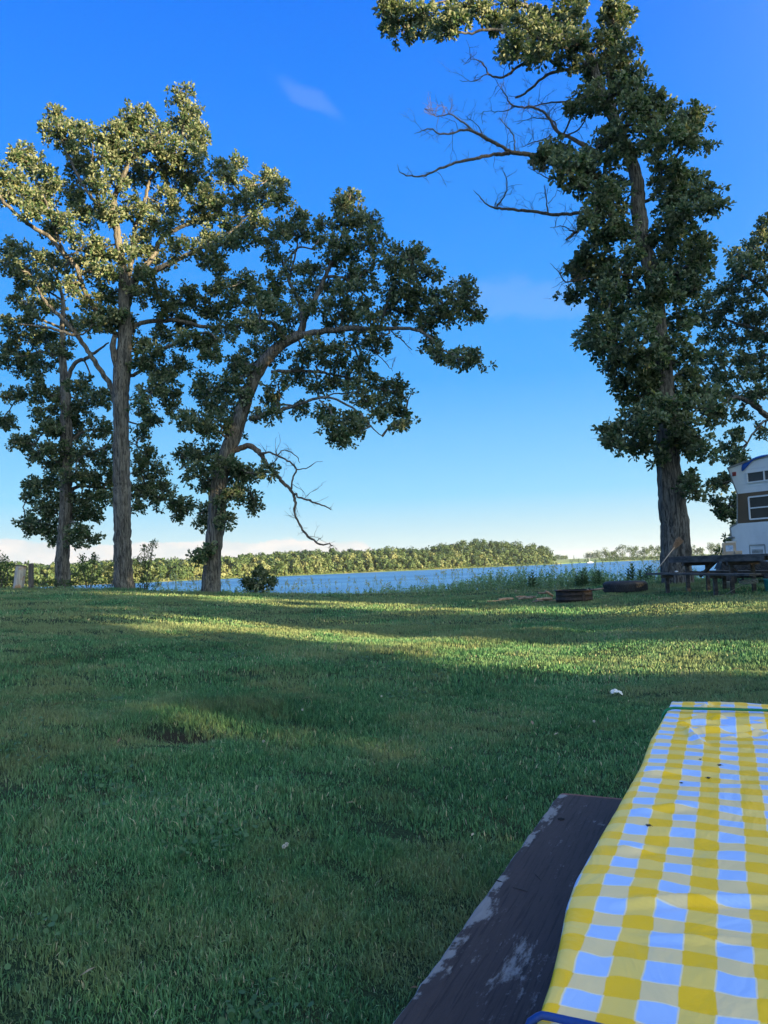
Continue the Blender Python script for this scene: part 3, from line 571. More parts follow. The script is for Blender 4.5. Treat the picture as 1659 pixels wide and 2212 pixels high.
# leaning oak
make_tree('oak_tree', 'oak leaning to the right with a long bare dead limb hanging low', 22, (455, 1285),
  [(LM('455,1287,38 458,1206,35 467,1128,36 473,1045,36 491,979,34 512,921,31 529,868,29 549,822,26 570,785,25 603,748,23 648,720,17 661,685,13 690,624,10 715,570,8 739,508,6 752,446,4 756,417,2'), 0, 0),
   (LM('603,750,16 648,727,15 673,719,14 756,710,12 839,710,9 892,710,7 925,727,6 950,752,5 996,772,4 1041,785,2'), 0, -1.6),
   (LM('655,700,12 648,657,9 628,615,8 613,570,6 600,545,3'), 0, 1.1), (LM('613,572,5 636,543,5 653,533,4 680,540,3'), 1, 1.4), (LM('625,600,4 640,540,4 644,500,3'), .8, .4),
   (LM('820,709,7 835,660,6 850,610,5 862,565,3'), -.6, -1.4), (LM('905,714,6 934,686,6 963,661,5 992,648,4 1010,620,2'), -1, -.2),
   (LM('586,803,8 648,801,7 715,808,6 772,822,5 818,839,4 863,851,3 880,864,3 887,853,2'), 0, 1.2),
   (LM('540,905,12 570,898,10 599,888,9 640,876,7 682,861,6 715,859,5 748,874,5 781,896,4 801,921,3 826,942,2'), 0, -1.6), (LM('690,860,4 730,850,3 790,850,2'), -.8, -.4),
   (LM('690,864,4 715,890,4 730,930,3 745,950,2'), -.8, -1.8), (LM('700,600,7 740,600,6 780,630,5 800,650,3'), 0, 1.6), (LM('560,790,7 520,790,5 480,830,4 440,840,2'), 0, 1),
   (LM('500,955,7 470,930,5 430,915,3'), 0, -.9), (LM('478,1020,7 440,1010,5 405,990,3'), 0, .8), (LM('480,1040,5 520,1030,4 550,1080,2'), 0, .7), (LM('620,740,8 590,700,6 560,690,4'), 0, -1),
   (LM('735,715,5 745,650,4 770,600,3'), -.2, -1)],
  BL('755,422,16,14 735,440,14,12 757,450,22,18 740,480,24,22 770,470,14,18 700,488,18,14 650,468,13,13 635,490,24,14 605,500,20,14 590,520,18,12 655,505,20,16 690,515,20,14 805,482,20,16 800,510,20,16 785,535,22,16 740,520,26,20 755,550,28,20 720,555,22,18 600,552,26,20 590,602,16,10 625,580,14,12 680,585,28,22 700,620,26,20 660,610,22,18 750,590,28,22 800,580,20,16 755,630,30,24 790,620,24,20 640,645,22,20 590,635,24,16 600,670,26,20 565,665,20,16 560,700,24,20 590,725,26,18 560,745,24,16 630,695,24,20 690,665,28,22 730,670,28,20 780,665,28,20 800,690,26,18 860,548,26,14 845,565,16,14 890,560,20,16 905,548,16,12 925,592,24,14 895,595,20,18 860,595,24,20 845,630,24,20 880,635,24,20 905,640,20,20 850,670,26,18 890,680,24,16 935,640,18,16 940,670,26,20 975,645,24,16 1005,615,18,14 1015,640,16,14 1000,665,26,18 1028,680,18,12 970,690,26,16 930,700,18,10 935,740,14,12 940,765,14,14 965,770,18,9 990,778,18,9 1015,765,12,8 1030,783,16,8 830,725,22,12 760,690,26,16 720,700,24,16 770,735,22,12 810,745,20,10 740,755,24,16 690,745,26,18 660,760,24,18 700,775,26,18 730,785,16,12 640,790,18,16 560,780,16,16 525,770,20,16 505,790,20,18 530,810,18,14 500,820,16,14 590,770,16,14 440,820,16,14 430,840,16,14 460,850,20,16 490,850,20,16 520,850,14,20 470,880,24,16 505,885,16,16 440,870,14,10 415,905,18,10 440,915,20,12 405,915,10,8 475,910,22,16 450,935,18,10 500,930,10,14 405,975,16,12 390,985,10,10 430,990,22,14 460,975,20,18 470,1005,20,16 435,1020,20,14 410,1020,14,10 440,1045,16,10 505,1005,14,12 520,1020,18,10 550,1020,20,8 575,1020,12,6 510,1045,14,14 520,1065,14,12 545,1080,12,12 550,1095,10,12 500,1070,8,10 600,830,24,14 640,825,24,16 680,830,24,16 720,830,22,16 750,815,18,14 780,795,12,16 785,778,10,10 800,820,16,12 770,845,22,14 830,835,18,14 855,832,18,14 865,855,14,12 820,870,22,14 790,865,20,12 845,890,16,12 870,900,12,14 870,918,10,8 815,900,20,10 590,865,22,12 560,895,22,9 595,890,16,8 650,885,14,8 700,890,16,10 715,915,16,14 745,915,16,14 765,915,16,12 775,930,12,10 740,940,20,10 728,955,14,8 443,1105,8,12 440,1128,9,10 487,1080,7,14 488,1120,6,14 430,1205,7,6 445,1190,6,5'),
  dead=[('bare dark dead limb drooping from the leaning trunk', [(LM('505,973,14 537,963,12 562,979,11 578,1004,9 607,1037,8 628,1058,7 638,1082,6 638,1115,5 661,1153,5 690,1175,4 705,1174,3 717,1180,2'), 0, -1.4),
        (LM('633,1068,5 640,1066,5 642,1074,4 669,1082,4 700,1093,3 715,1101,2'), -1, -1.5), (LM('562,980,5 585,978,4 599,983,4 628,1000,4 640,1015,4 632,1035,4 630,1056,4'), -.4, -1),
        (LM('600,983,3 615,972,2 640,985,2 648,1000,1'), -.5, -.1), (LM('641,1014,3 660,1012,2 673,1005,2 682,998,1 697,996,1'), -.8, -.3), (LM('604,984,2 590,1000,2 575,1008,1'), -.5, -.8)], 26),
        ('thin bare twig hanging under the right crown', [(LM('795,742,3 815,765,2 835,785,2 848,802,1'), -.6, -.8)], 2), ('thin bare twig hanging below the long right limb', [(LM('845,715,3 868,735,2 885,750,2 890,756,1'), -.8, -1)], 2)],
  leafL=.11, seed=303, spread=2.2, dens=1.05)
# big right oak
make_tree('oak_tree', 'massive right oak with thick trunk, leafy all the way up, and many bare dead limbs', 20, (1465, 1262),
  [(LM('1466,1264,66 1461,1220,62 1459,1166,57 1451,1084,56 1444,1001,50 1438,879,44 1422,720,38 1410,601,35 1388,522,33 1378,442,30 1374,383,28 1350,315,25 1327,264,22 1299,196,19 1270,113,17 1223,65,14 1161,25,11 1113,5,8 1050,-20,5'), 0, 0),
   (LM('1335,275,16 1322,210,14 1313,145,12 1321,65,10 1321,0,8 1325,-80,5'), 0, 1),
   (LM('1285,160,9 1241,113,8 1204,98,8 1132,73,7 1095,65,6 1037,65,6 1019,73,5 980,70,4 942,78,2'), 0, -1.2),
   (LM('1150,20,6 1090,0,6 1010,-8,6 968,2,6 930,12,5 905,25,3'), 0, .6), (LM('1395,540,12 1330,480,10 1290,420,8 1250,400,6'), 0, -1),
   (LM('1380,450,8 1430,400,7 1480,300,5 1500,260,3'), 0, 1), (LM('1392,530,8 1450,500,7 1500,450,5 1535,438,3'), 0, -.6), (LM('1412,620,8 1460,590,7 1500,560,5 1515,530,3'), 0, 1),
   (LM('1415,660,8 1350,620,7 1300,590,5 1250,580,3'), 0, 1), (LM('1424,750,8 1350,760,7 1290,730,5 1265,735,3'), 0, -.8), (LM('1432,830,8 1490,800,7 1530,840,5'), 0, 1.2),
   (LM('1440,930,8 1390,930,6 1340,935,4 1318,945,2'), 0, -1), (LM('1446,930,7 1490,915,5 1530,890,3'), 0, -.8), (LM('1446,985,5 1475,975,4 1510,972,2'), 0, -.5), (LM('1472,1060,4 1490,1055,3 1505,1062,2'), 0, 0)],
  BL('855,25,22,16 835,10,16,12 845,50,22,16 875,60,20,14 905,60,22,14 890,25,22,16 930,35,24,16 950,60,22,14 985,50,22,18 975,20,24,14 1005,15,20,14 1050,20,24,18 1075,50,22,16 1100,25,24,18 1135,55,26,20 1165,30,26,20 1185,60,26,20 1215,20,24,20 1210,80,26,18 1165,90,24,14 1110,98,18,12 1095,110,12,12 1135,115,22,12 1170,112,20,14 1240,50,22,22 1250,95,26,22 1230,125,22,16 1265,135,22,18 1250,10,18,16 1320,10,24,20 1345,30,16,18 1325,50,24,22 1340,85,24,20 1310,90,22,20 1350,110,18,16 1320,125,24,18 1285,165,22,16 1330,160,26,20 1370,165,16,18 1345,195,26,20 1385,190,22,20 1260,220,18,14 1285,205,18,16 1300,230,20,16 1240,235,12,10 1370,225,26,22 1415,210,22,20 1400,245,26,20 1440,240,18,20 1465,270,20,18 1485,250,14,12 1505,262,18,14 1500,290,20,14 1515,310,10,8 1475,305,18,14 1440,285,24,20 1400,290,24,20 1350,270,22,18 1320,290,24,18 1300,310,22,16 1360,320,24,18 1420,320,22,16 1185,330,22,12 1205,318,18,12 1220,345,18,12 1165,342,12,8 1270,345,24,16 1245,362,26,14 1310,350,24,20 1225,375,14,10 1280,380,26,18 1320,395,26,20 1260,405,20,14 1300,420,26,18 1430,365,22,18 1465,360,20,14 1490,380,18,12 1470,395,22,14 1435,405,22,16 1335,435,22,18 1290,450,24,18 1315,470,26,18 1275,480,12,10 1460,425,24,14 1500,430,22,12 1530,440,16,10 1548,442,10,6 1515,415,12,8 1480,455,24,14 1440,455,20,18 1440,495,24,18 1475,490,18,14 1415,520,16,16 1345,500,22,18 1320,520,24,18 1350,550,24,20 1460,530,20,16 1505,525,18,12 1520,540,14,10 1490,555,22,14 1515,575,16,12 1450,565,24,18 1480,590,26,16 1510,600,14,10 1430,600,20,16 1285,530,20,14 1270,550,18,12 1300,560,24,18 1240,580,18,10 1255,595,14,10 1290,595,26,16 1330,590,26,20 1370,600,22,20 1245,642,13,7 1285,625,22,14 1320,630,26,16 1360,640,26,18 1400,650,22,18 1440,640,26,18 1470,630,20,14 1500,625,12,10 1290,655,16,12 1310,665,18,12 1350,680,22,14 1465,680,14,16 1475,700,16,14 1400,690,14,14 1285,700,18,14 1265,728,14,10 1295,730,22,16 1330,710,22,16 1345,745,26,18 1375,720,22,18 1300,760,22,14 1330,785,24,16 1370,780,26,18 1410,770,24,18 1450,740,20,18 1440,790,24,18 1480,770,20,18 1490,810,22,18 1340,820,20,12 1375,825,24,16 1415,820,24,18 1455,835,24,18 1500,845,24,18 1530,860,18,16 1550,880,12,10 1355,855,14,10 1390,860,24,16 1430,870,24,18 1470,875,24,16 1510,885,22,14 1540,900,12,10 1370,900,18,10 1400,905,24,16 1440,910,24,16 1480,915,24,12 1345,920,16,10 1320,938,16,10 1325,955,10,8 1365,935,22,12 1395,950,22,12 1420,965,18,14 1375,965,14,8 1430,990,8,10 1465,945,20,12 1500,940,14,8 1495,970,14,7 1515,975,10,7 1488,1050,10,9 1497,1062,9,8 1485,1035,7,6'),
  dead=[('bare dead limb, topmost on the left of the trunk, curling to a hook', [(LM('1215,150,8 1204,142,8 1179,125,7 1150,129,7 1117,145,6 1088,167,5 1055,160,4 1048,142,3 1026,127,2 1001,140,1'), 0, -1.2), (LM('1055,160,3 1040,165,2 1023,175,2 993,173,1'), -1, -1.2)], 14),
        ('short bare dead limb ending in a broken stub', [(LM('1262,145,8 1237,149,7 1204,153,7 1175,167,6 1150,189,6 1130,205,5 1113,211,5'), 0, .8)], 8),
        ('long bare dead limb with many upright twigs', [(LM('1290,335,12 1270,320,11 1241,302,9 1204,284,8 1186,255,6 1157,233,5 1110,229,4 1088,200,2 1073,178,1'), 0, 1), (LM('1270,215,6 1241,222,5 1204,220,4 1168,225,3 1140,235,2'), .2, .9), (LM('1204,284,4 1195,262,3 1150,256,2 1115,268,1'), .6, 1.2), (LM('1110,229,2 1090,240,2 1045,240,1'), .9, 1), (LM('1225,295,4 1250,280,3 1268,250,2 1272,225,1'), .3, -.2), (LM('1190,290,3 1180,300,3 1150,308,2 1125,318,1'), .8, .5)], 70),
        ('longest bare dead limb reaching far left over open sky', [(LM('1290,385,15 1260,372,14 1222,364,13 1168,342,11 1124,331,10 1077,333,8 1030,342,7 986,351,6 950,364,5 913,380,4 873,378,3 862,370,2 859,355,1'), 0, -1.6), (LM('1110,330,7 1081,316,7 1048,298,7 1022,284,6 1001,281,5 957,291,4 928,278,3 895,289,1'), -.8, -1.8), (LM('1025,286,5 993,258,4 972,247,3 943,251,2 917,235,1'), -1.1, -.6), (LM('1113,326,3 1106,287,3 1077,255,1'), -.8, -.4), (LM('1048,300,3 1030,270,2 1008,252,1'), -1, -1.5), (LM('1230,368,5 1195,385,3 1170,378,2 1140,360,1'), -.2, -1)], 60),
        ('lower bare dead limb with two upright twigs', [(LM('1300,455,9 1263,458,8 1197,464,8 1161,458,7 1095,451,6 1075,450,5 1059,447,4 1044,433,3 1023,411,1'), 0, 1), (LM('1073,447,4 1092,418,3 1095,393,2 1088,371,1'), .8, .5), (LM('1184,460,3 1180,430,3 1177,398,1'), .4, .2), (LM('1184,440,2 1200,420,1 1205,395,1'), .4, .6)], 26),
        ('thin bare dead twigs below the leafy middle of the trunk', [(LM('1300,470,9 1271,478,8 1245,500,7 1223,518,5'), 0, -1), (LM('1243,502,3 1215,490,2 1188,492,1'), -.8, -1)], 22), ('hooked bare twig on the left edge of the leafy trunk at mid height', [(LM('1265,600,4 1223,609,3 1210,590,2 1188,569,1'), 0, -.4)], 12), ('single thin bare twig below the lowest left foliage', [(LM('1345,985,3 1330,968,2 1305,960,1'), -.8, -1)], 3)],
  leafL=.125, seed=404, spread=1.6, dens=1.15, front=True, flare=1.25, tonef=lambda c: np.where((c[:, 2] < 7) & (c[:, 2] > 4.2) & (RNG.uniform(size=len(c)) < .12), .3, 0))
# right edge oak
make_tree('oak_tree', 'oak at the right edge behind the camper with drooping branches', 27, (1760, 1262),
  [(LM('1760,1262,52 1750,1100,48 1745,1000,44 1735,900,38 1722,800,32 1705,700,26 1700,600,20 1700,500,14 1690,430,8'), 0, 0),
   (LM('1738,930,20 1700,915,16 1659,899,13 1628,875,10 1589,859,8 1550,880,4'), 0, -1.5), (LM('1665,903,6 1645,915,5 1620,946,4 1605,975,3 1592,1002,2'), -1, -1.3),
   (LM('1725,820,14 1690,760,11 1650,720,9 1600,700,6 1560,690,4'), 0, 1), (LM('1705,700,12 1670,650,9 1630,610,6 1590,590,3'), 0, -1), (LM('1700,600,10 1670,560,7 1640,540,4'), 0, 1),
   (LM('1645,880,5 1610,850,4 1580,800,3 1540,770,2'), -1, .5), (LM('1748,1080,8 1680,1080,6 1620,1085,4 1570,1095,2'), 0, .8), (LM('1745,1010,7 1680,1020,5 1610,1030,4 1560,1045,2'), 0, -.4)],
  BL('1655,480,16,14 1645,510,20,14 1625,535,20,12 1595,545,18,9 1650,555,22,18 1610,575,20,14 1585,580,16,10 1640,600,24,18 1595,605,22,14 1570,625,16,12 1540,640,14,12 1515,660,14,12 1620,640,24,18 1580,655,24,16 1540,670,20,14 1520,690,16,12 1560,700,24,16 1600,690,24,18 1640,680,24,20 1650,720,20,18 1610,730,24,18 1570,740,24,16 1530,730,18,12 1520,765,18,14 1555,780,20,14 1595,775,24,16 1635,770,24,18 1650,810,20,16 1610,810,22,14 1570,815,20,14 1535,810,18,12 1545,845,16,12 1580,850,16,10 1620,850,18,14 1650,850,16,12 1600,895,12,10 1650,930,9,7 1590,940,9,8 1572,965,10,12 1585,985,10,8 1590,1000,14,10 1600,1015,14,10 1575,1030,14,9 1560,1045,13,7 1535,1048,9,6 1590,1085,14,10 1570,1095,18,9 1550,1088,10,6 1560,1112,12,8 1585,1115,14,8 1595,1170,8,12 1590,1185,12,7 1700,500,40,30 1720,600,40,35 1700,700,40,35 1740,780,45,35 1780,650,45,45 1760,540,40,35 1700,850,40,30 1780,880,45,35 1820,760,45,40 1700,1060,30,20 1680,1010,26,16 1760,460,35,30'),
  leafL=.13, seed=505, spread=2.2, dens=1.0)
# part of that oak's row hides the camera side: trees behind the viewer whose shade falls on the lawn
RNG = np.random.default_rng(5)
su = np.array([math.sin(SUN_AZ), math.cos(SUN_AZ)]); pu = np.array([-su[1], su[0]])   # towards the sun, and across
if pu[1] < 0: pu = -pu
def shade_tree(p0, s0, blobs, label, trunk_h=7):
    c0 = su*s0+pu*p0; e = empty('shade_tree', (c0[0], c0[1], 0), label, 'tree', 'shade trees behind the viewpoint')
    t = MB(); t.tube([[c0[0], c0[1], -.2], [c0[0]+.1, c0[1], trunk_h*.5], [c0[0], c0[1], trunk_h], [c0[0], c0[1], 13]], [.5, .38, .3, .1], 14)
    cr = MB()
    for (pa, pb, za, zb, *dn) in blobs:
        cs = .27/math.sqrt(dn[0] if dn else 1); gp = np.arange(pa+cs/2, pb, cs); gz_ = np.arange(za+cs/2, zb, cs)
        for p, h in [(a, b_) for a in gp for b_ in gz_]:
            p += RNG.uniform(-.45, .45)*cs; h += RNG.uniform(-.45, .45)*cs + (RNG.normal(0, .35) if h > 14 else 0); dd = s0+RNG.normal(0, 1.2)
            xy = su*dd+pu*p
            V, Fq, k = leafcards(np.array([[xy[0], xy[1], h]]), .22, 8, spread=.34); cr.add(V, [Fq], np.repeat(RNG.uniform(.1, .8, k), 4))
        p = (pa+pb)/2; z = (za+zb)/2; xy = su*s0+pu*p; t.tube([[c0[0], c0[1], max(2, z*.6)], [(c0[0]+xy[0])/2, (c0[1]+xy[1])/2, z*.85], [xy[0], xy[1], z]], [.12, .08, .03], 6)
    t.build('trunk', BARK, e, True); cr.build('crown', SHRUB, e)
SH_T = [(-6.5, 27, [(-14, -2.6, .3, 9), (-13, -2.6, 9, 15), (-10, -4, 15, 17)]), (0, 26, [(-2.8, 2.3, .3, 9.3), (2.3, 2.97, .3, 4.8), (2.3, 2.5, 4.7, 5.5), (2.3, 2.97, 5.4, 9.3), (-2.6, 2.9, 9, 15.5), (-1.5, 1.5, 15.5, 18)]),
        (5, 27, [(7.0, 9.2, 6.9, 9.4), (6.8, 7.2, .3, 6.7, .3), (8.85, 9.25, .3, 6.7, .35), (7.2, 8.9, .3, 6.7, .025), (2.97, 6.85, .3, 9.2), (2.8, 7.8, 9.2, 15.5), (3.5, 6.5, 15.5, 17.6)]), (10.5, 26, [(12.2, 13.9, 8.3, 9.8), (11.95, 12.3, .3, 8.3, .3), (12.3, 13.9, .3, 8.2, .03), (9.2, 11.95, .3, 9.2), (7.6, 13.2, 9.4, 16.4), (9, 12.5, 16, 17.4)]),
        (16, 27, [(13.85, 14.2, .3, 9.8, .35), (14.15, 18.6, .3, 10.0), (13.0, 14.95, 9.8, 11.5), (15.25, 18.6, 9.8, 11.5), (12.9, 18.8, 11.4, 17.6), (14.4, 18.8, 17.4, 18.8), (16.4, 18.6, 18.8, 21.4, .22)]), (21.5, 26, [(18.4, 24, .3, 9), (18.4, 24, 9, 17), (18.6, 25, 17, 19), (18.3, 23, 19, 21.2, .35)]),
        (27.5, 27, [(24, 30.5, .3, 9), (24, 30.5, 9, 17.5)]), (34, 27, [(30.5, 38, .3, 9), (30.5, 37, 9, 15)])]
LB = ['leftmost', 'second', 'third', 'fourth', 'fifth', 'sixth', 'seventh', 'last']
for i, (p0, s0, bl) in enumerate(SH_T): shade_tree(p0, s0, bl, 'tree behind the viewpoint, %s in the row that shades the lawn' % LB[i])

# ------------------------------------------------------------ shrubs and weeds
def shrub(px, py, depth, blobs, label, leafL=.07, seed=1, nper=12, dens=1.0, group='shrubs along the lake bank', name='shrub', m=None):
    global RNG
    RNG = np.random.default_rng(seed); b0 = P(px, py, depth); b0[2] = float(hz(b0[0], b0[1])); mpp = depth/F
    e = empty(name, b0, label, 'shrub', group); st = MB(); tips = []; dirs = []
    for (x, y, rx, ry) in blobs:
        c_ = P(x, y, depth+RNG.uniform(-.25, .25)); rx *= mpp; ry *= mpp; rd = min(rx, .5)
        q = b0+np.array([RNG.normal(0, .05), RNG.normal(0, .05), -.05]); mid = (q+c_)/2+RNG.normal(size=3)*.06
        st.tube(spline([q, mid, c_], .1), .011, 5)
        for k in range(int((6+90*rx*ry)*dens)):
            v = RNG.normal(size=3); v /= np.linalg.norm(v); v *= RNG.uniform(.1, 1)**.5; p = c_+v*np.array([rx, rd, ry])
            if p[2] < b0[2]-.25: continue
            tips.append(p); d = p-c_+np.array([0, 0, .12]); dirs.append(d/np.linalg.norm(d))
            if RNG.uniform() < .4: st.tube([c_, (c_+p)/2+RNG.normal(size=3)*.02, p], [.005, .004, .002], 3, cap=False)
    lf = MB(); leaves(lf, np.array(tips), np.array(dirs), nper, leafL)
    st.build('stems', BARK, e, True); lf.build('foliage', m or SHRUB, e); return e
shrub(312, 1272, 25.5, BL('300,1262,14,12 320,1262,16,12 300,1235,14,18 318,1235,18,18 335,1240,10,16 310,1205,14,18 325,1200,12,18 330,1180,7,10 332,1172,5,6 312,1188,8,10 300,1215,8,14 340,1262,8,8'), 'tall light green sapling bush just right of the tallest oak trunk', seed=11, leafL=.06)
shrub(190, 1270, 27, BL('165,1258,14,10 185,1255,20,14 210,1258,18,12 180,1235,14,16 200,1235,16,16 215,1243,10,10 180,1218,8,12 177,1207,4,8 202,1215,8,12 205,1203,4,8 168,1243,8,8'), 'dark leafy shrub with two upright shoots between the two left trunks', seed=12, leafL=.07)
shrub(240, 1272, 26.5, BL('230,1262,14,10 248,1262,12,10 235,1240,12,14 245,1235,8,14 240,1225,8,8'), 'small shrub touching the left side of the tallest oak trunk', seed=13, leafL=.06)
shrub(2, 1270, 26, BL('-20,1230,26,34 0,1255,22,14 5,1235,16,18 12,1215,12,14 22,1225,8,10 0,1205,14,12 18,1250,12,14 28,1262,8,8'), 'dark shrub cut by the left edge of the photo', seed=14, leafL=.07, dens=1.2)
shrub(80, 1273, 27, BL('70,1265,10,7 90,1262,12,8 108,1264,12,8 112,1255,8,6 95,1257,8,6'), 'low shrub between the dark post and the leftmost oak', seed=15, leafL=.06)
shrub(135, 1273, 27, BL('120,1265,10,7 140,1264,12,7 155,1263,10,9'), 'low leafy growth at the foot of the leftmost oak', seed=16, leafL=.06)
shrub(560, 1284, 23.6, BL('545,1270,16,11 565,1272,18,11 580,1262,13,9 540,1258,13,8 560,1256,16,10 572,1245,10,8 555,1243,9,8 562,1234,6,6 590,1257,6,5 530,1257,6,4'), 'small rounded dark bush standing alone in front of the lake', seed=17, leafL=.11, dens=1.3, m=OAK)
shrub(1545, 1200, 34, BL('1560,1190,12,8 1572,1178,10,10 1580,1168,8,12 1550,1195,10,6 1585,1150,5,8 1582,1140,4,5'), 'dark shrub behind the left side of the camper', seed=18, leafL=.10, group=None)

RNG = np.random.default_rng(77)
wd = MB()
def stem_weed(x, y, h, lf, tone, head):
    z = float(hz(x, y))-.02; lean = RNG.normal(size=2)*.12*h; n = 5; t = np.linspace(0, 1, n)
    pts = np.stack([x+lean[0]*t**2, y+lean[1]*t**2, z+h*t], 1); wd.tube(pts, np.linspace(.004, .002, n), 3, cap=False, a=tone)
    k = int(lf*h/.05); 
    if k > 0:
        tt = RNG.uniform(.08, 1, k); c_ = np.stack([np.interp(tt, t, pts[:, i]) for i in range(3)], 1); a = RNG.uniform(0, 6.28, k)
        d = np.stack([np.cos(a), np.sin(a), RNG.uniform(.1, 1.1, k)], 1); d /= np.linalg.norm(d, axis=1)[:, None]
        L = RNG.uniform(.035, .085, (k, 1)); s_ = np.cross(d, RNG.normal(size=(k, 3))); s_ /= np.linalg.norm(s_, axis=1)[:, None]; W = L*.22
        V = np.stack([c_, c_+d*L*.5+s_*W, c_+d*L, c_+d*L*.5-s_*W], 1).reshape(-1, 3); wd.add(V, [np.arange(k)[:, None]*4+np.array([[0, 1, 2, 3]])], np.repeat(np.clip(tone+RNG.normal(0, .12, k), 0, 1), 4))
    if head:
        k = 9; c_ = pts[-1]+np.stack([RNG.normal(0, .02, k), RNG.normal(0, .02, k), RNG.uniform(-.12, .04, k)], 1); s_ = .010
        V = (c_[:, None]+np.array([[-s_, 0, -s_*1.6], [s_, 0, -s_], [s_*.6, s_, s_*1.6], [-s_, -s_*.6, s_]])).reshape(-1, 3); wd.add(V, [np.arange(k)[:, None]*4+np.array([[0, 1, 2, 3]])], .97)
XH = [300, 450, 600, 780, 850, 950, 1050, 1150, 1280, 1330, 1400, 1460, 1540, 1700]; HH = [.16, .2, .16, .16, .28, .40, .50, .62, .62, .5, .62, .5, .35, .4]; NN = [60, 90, 100, 110, 170, 230, 260, 300, 300, 260, 260, 200, 120, 100]
for px in np.arange(-60, 1900, 1.05):
    dn = np.interp(px, XH, NN)/260
    if px < 300: dn = .25
    for q in range(RNG.poisson(2.6*dn)):
        dpt = RNG.uniform(23.2, 25.6)+(2.6 if px < 330 else 0); x = dirx(px)*dpt
        h = np.interp(px, XH, HH)*RNG.uniform(.45, 1.1)*(1+.3*snoise(px*.03, dpt, k=1, seed=5)); stem_weed(x, dpt, max(.1, h*.9), 2.5, np.clip(RNG.normal(.52, .18), 0, .9), False)
for q in range(330):
    px = RNG.uniform(330, 1500); dpt = RNG.uniform(23.0, 25.2); h = np.interp(px, XH, HH)*1.05+RNG.uniform(.05, .38); stem_weed(dirx(px)*dpt, dpt, h, .25, .75, RNG.uniform() < .75)
o = wd.build('bank_weeds', WEED); tag(o, 'tangled tall weeds and seeding grasses along the edge of the lake bank', 'weeds', kind='stuff')
MILK = leafmat('milkweed_leaf', [(0, (.05, .11, .045)), (1, (.10, .19, .08))], back=(.14, .20, .13))
def milkweed(px, depth, h, label, seed):
    global RNG
    RNG = np.random.default_rng(seed); x = dirx(px)*depth; z = float(hz(x, depth)); e = empty('milkweed', (x, depth, z), label, 'plant', 'broad leaved milkweeds on the bank')
    for r_ in range(3):
        st = MB(); lf = MB(); bx = x+RNG.normal(0, .09); by = depth+RNG.normal(0, .09); hh = h*RNG.uniform(.7, 1); ln = RNG.normal(size=2)*.05
        pts = np.array([[bx+ln[0]*t, by+ln[1]*t, z-.03+hh*t] for t in (0, .3, .6, 1)]); st.tube(pts, [.009, .008, .006, .004], 6)
        for k in range(9):
            t = .25+.75*k/9; p = np.array([np.interp(t, (0, .3, .6, 1), pts[:, i]) for i in range(3)]); a0 = k*1.57+RNG.normal(0, .2)
            for s_ in (0, math.pi):
                a = a0+s_; L = .17*(1-.45*(t-.25)); d = np.array([math.cos(a), math.sin(a), .5+.6*t]); d /= np.linalg.norm(d); w_ = np.cross(d, (0, 0, 1)); w_ /= np.linalg.norm(w_); n_ = np.cross(w_, d)
                q = [p, p+d*L*.3+w_*L*.2+n_*.01, p+d*L*.7+w_*L*.2, p+d*L-n_*L*.1, p+d*L*.7-w_*L*.2, p+d*L*.3-w_*L*.2+n_*.01]; lf.add(q, [np.array([[0, 1, 2, 3]]), np.array([[0, 3, 4, 5]])], RNG.uniform())
        so_ = st.build('stem', WEED, e, True); lf.build('leaves', MILK, so_ if False else e)
for i, (px, dp, h, lb) in enumerate([(1147, 23.3, .62, 'leftmost milkweed, dark leaved, above the firewood'), (1242, 23.2, .5, 'small milkweed above the middle of the fire ring'), (1262, 23.3, .68, 'tallest milkweed, above the right side of the fire ring'),
        (1287, 23.2, .6, 'milkweed between the fire ring and the tyre'), (1353, 22.9, .7, 'milkweed directly behind the tyre'), (1392, 22.6, .6, 'rightmost milkweed, just left of the weathered bench end')]): milkweed(px, dp, h, lb, 60+i)

# ------------------------------------------------------------ posts at the left
RNG = np.random.default_rng(3)
def woodm(name, c1, c2, rough=.8, sc=(1, 1, .08), s=30, c3=None):
    def f(nt, b, O, v, ge, out):
        a = noise(nt, O, s, 5, .65, sc); c = mixc(nt, smooth(nt, a, .35, .65), c1, c2)
        if c3: c = mixc(nt, smooth(nt, noise(nt, O, 3, 3), .5, .62), c, c3)
        setc(nt, b.inputs['Base Color'], c); b.inputs['Roughness'].default_value = rough; bump(nt, b, a, .6, .01)
    return mat(name, f)
PW = woodm('pale_split_wood', (.34, .30, .27), (.52, .47, .42), c3=(.42, .22, .12)); PD = woodm('dark_post_wood', (.05, .045, .04), (.12, .10, .09))
p0 = P(37, 1273, 25.5); p0[2] = float(hz(p0[0], p0[1])); e = empty('wooden_post', p0, 'thick pale split wooden post leaning right by the left edge of the lawn', 'post')
m = MB(); q0 = p0+np.array([0, 0, -.2]); q1 = P(45, 1223, 25.5)
rr = np.random.default_rng(1).uniform(-.1, .1, 12)
m.tube(spline([q0, (q0+q1)/2, q1], .1), .165, 12, rough=lambda i, a: 1+rr*(.6+.05*i)); m.build('post_body', PW, e)
m = MB(); m.tube([q1+np.array([0, 0, .002]), q1+np.array([.004, 0, .03])], .175, 12, rough=lambda i, a: 1+rr*.8); m.build('post_top', PD, e)
p0 = P(67, 1273, 25.3); p0[2] = float(hz(p0[0], p0[1])); m = MB(); q1 = P(67, 1218, 25.3)
m.beam(p0-np.array([.0, 0, .2]), q1, .165, .12); m.add([q1+np.array([-.082, -.06, -.001]), q1+np.array([.082, -.06, -.001]), q1+np.array([.082, .06, .03]), q1+np.array([-.082, .06, .0])], [np.array([[0, 1, 2, 3]])])
o = m.build('wooden_post', PD); bevel(o, .012); tag(o, 'narrow dark square post standing just right of the pale split post', 'post')

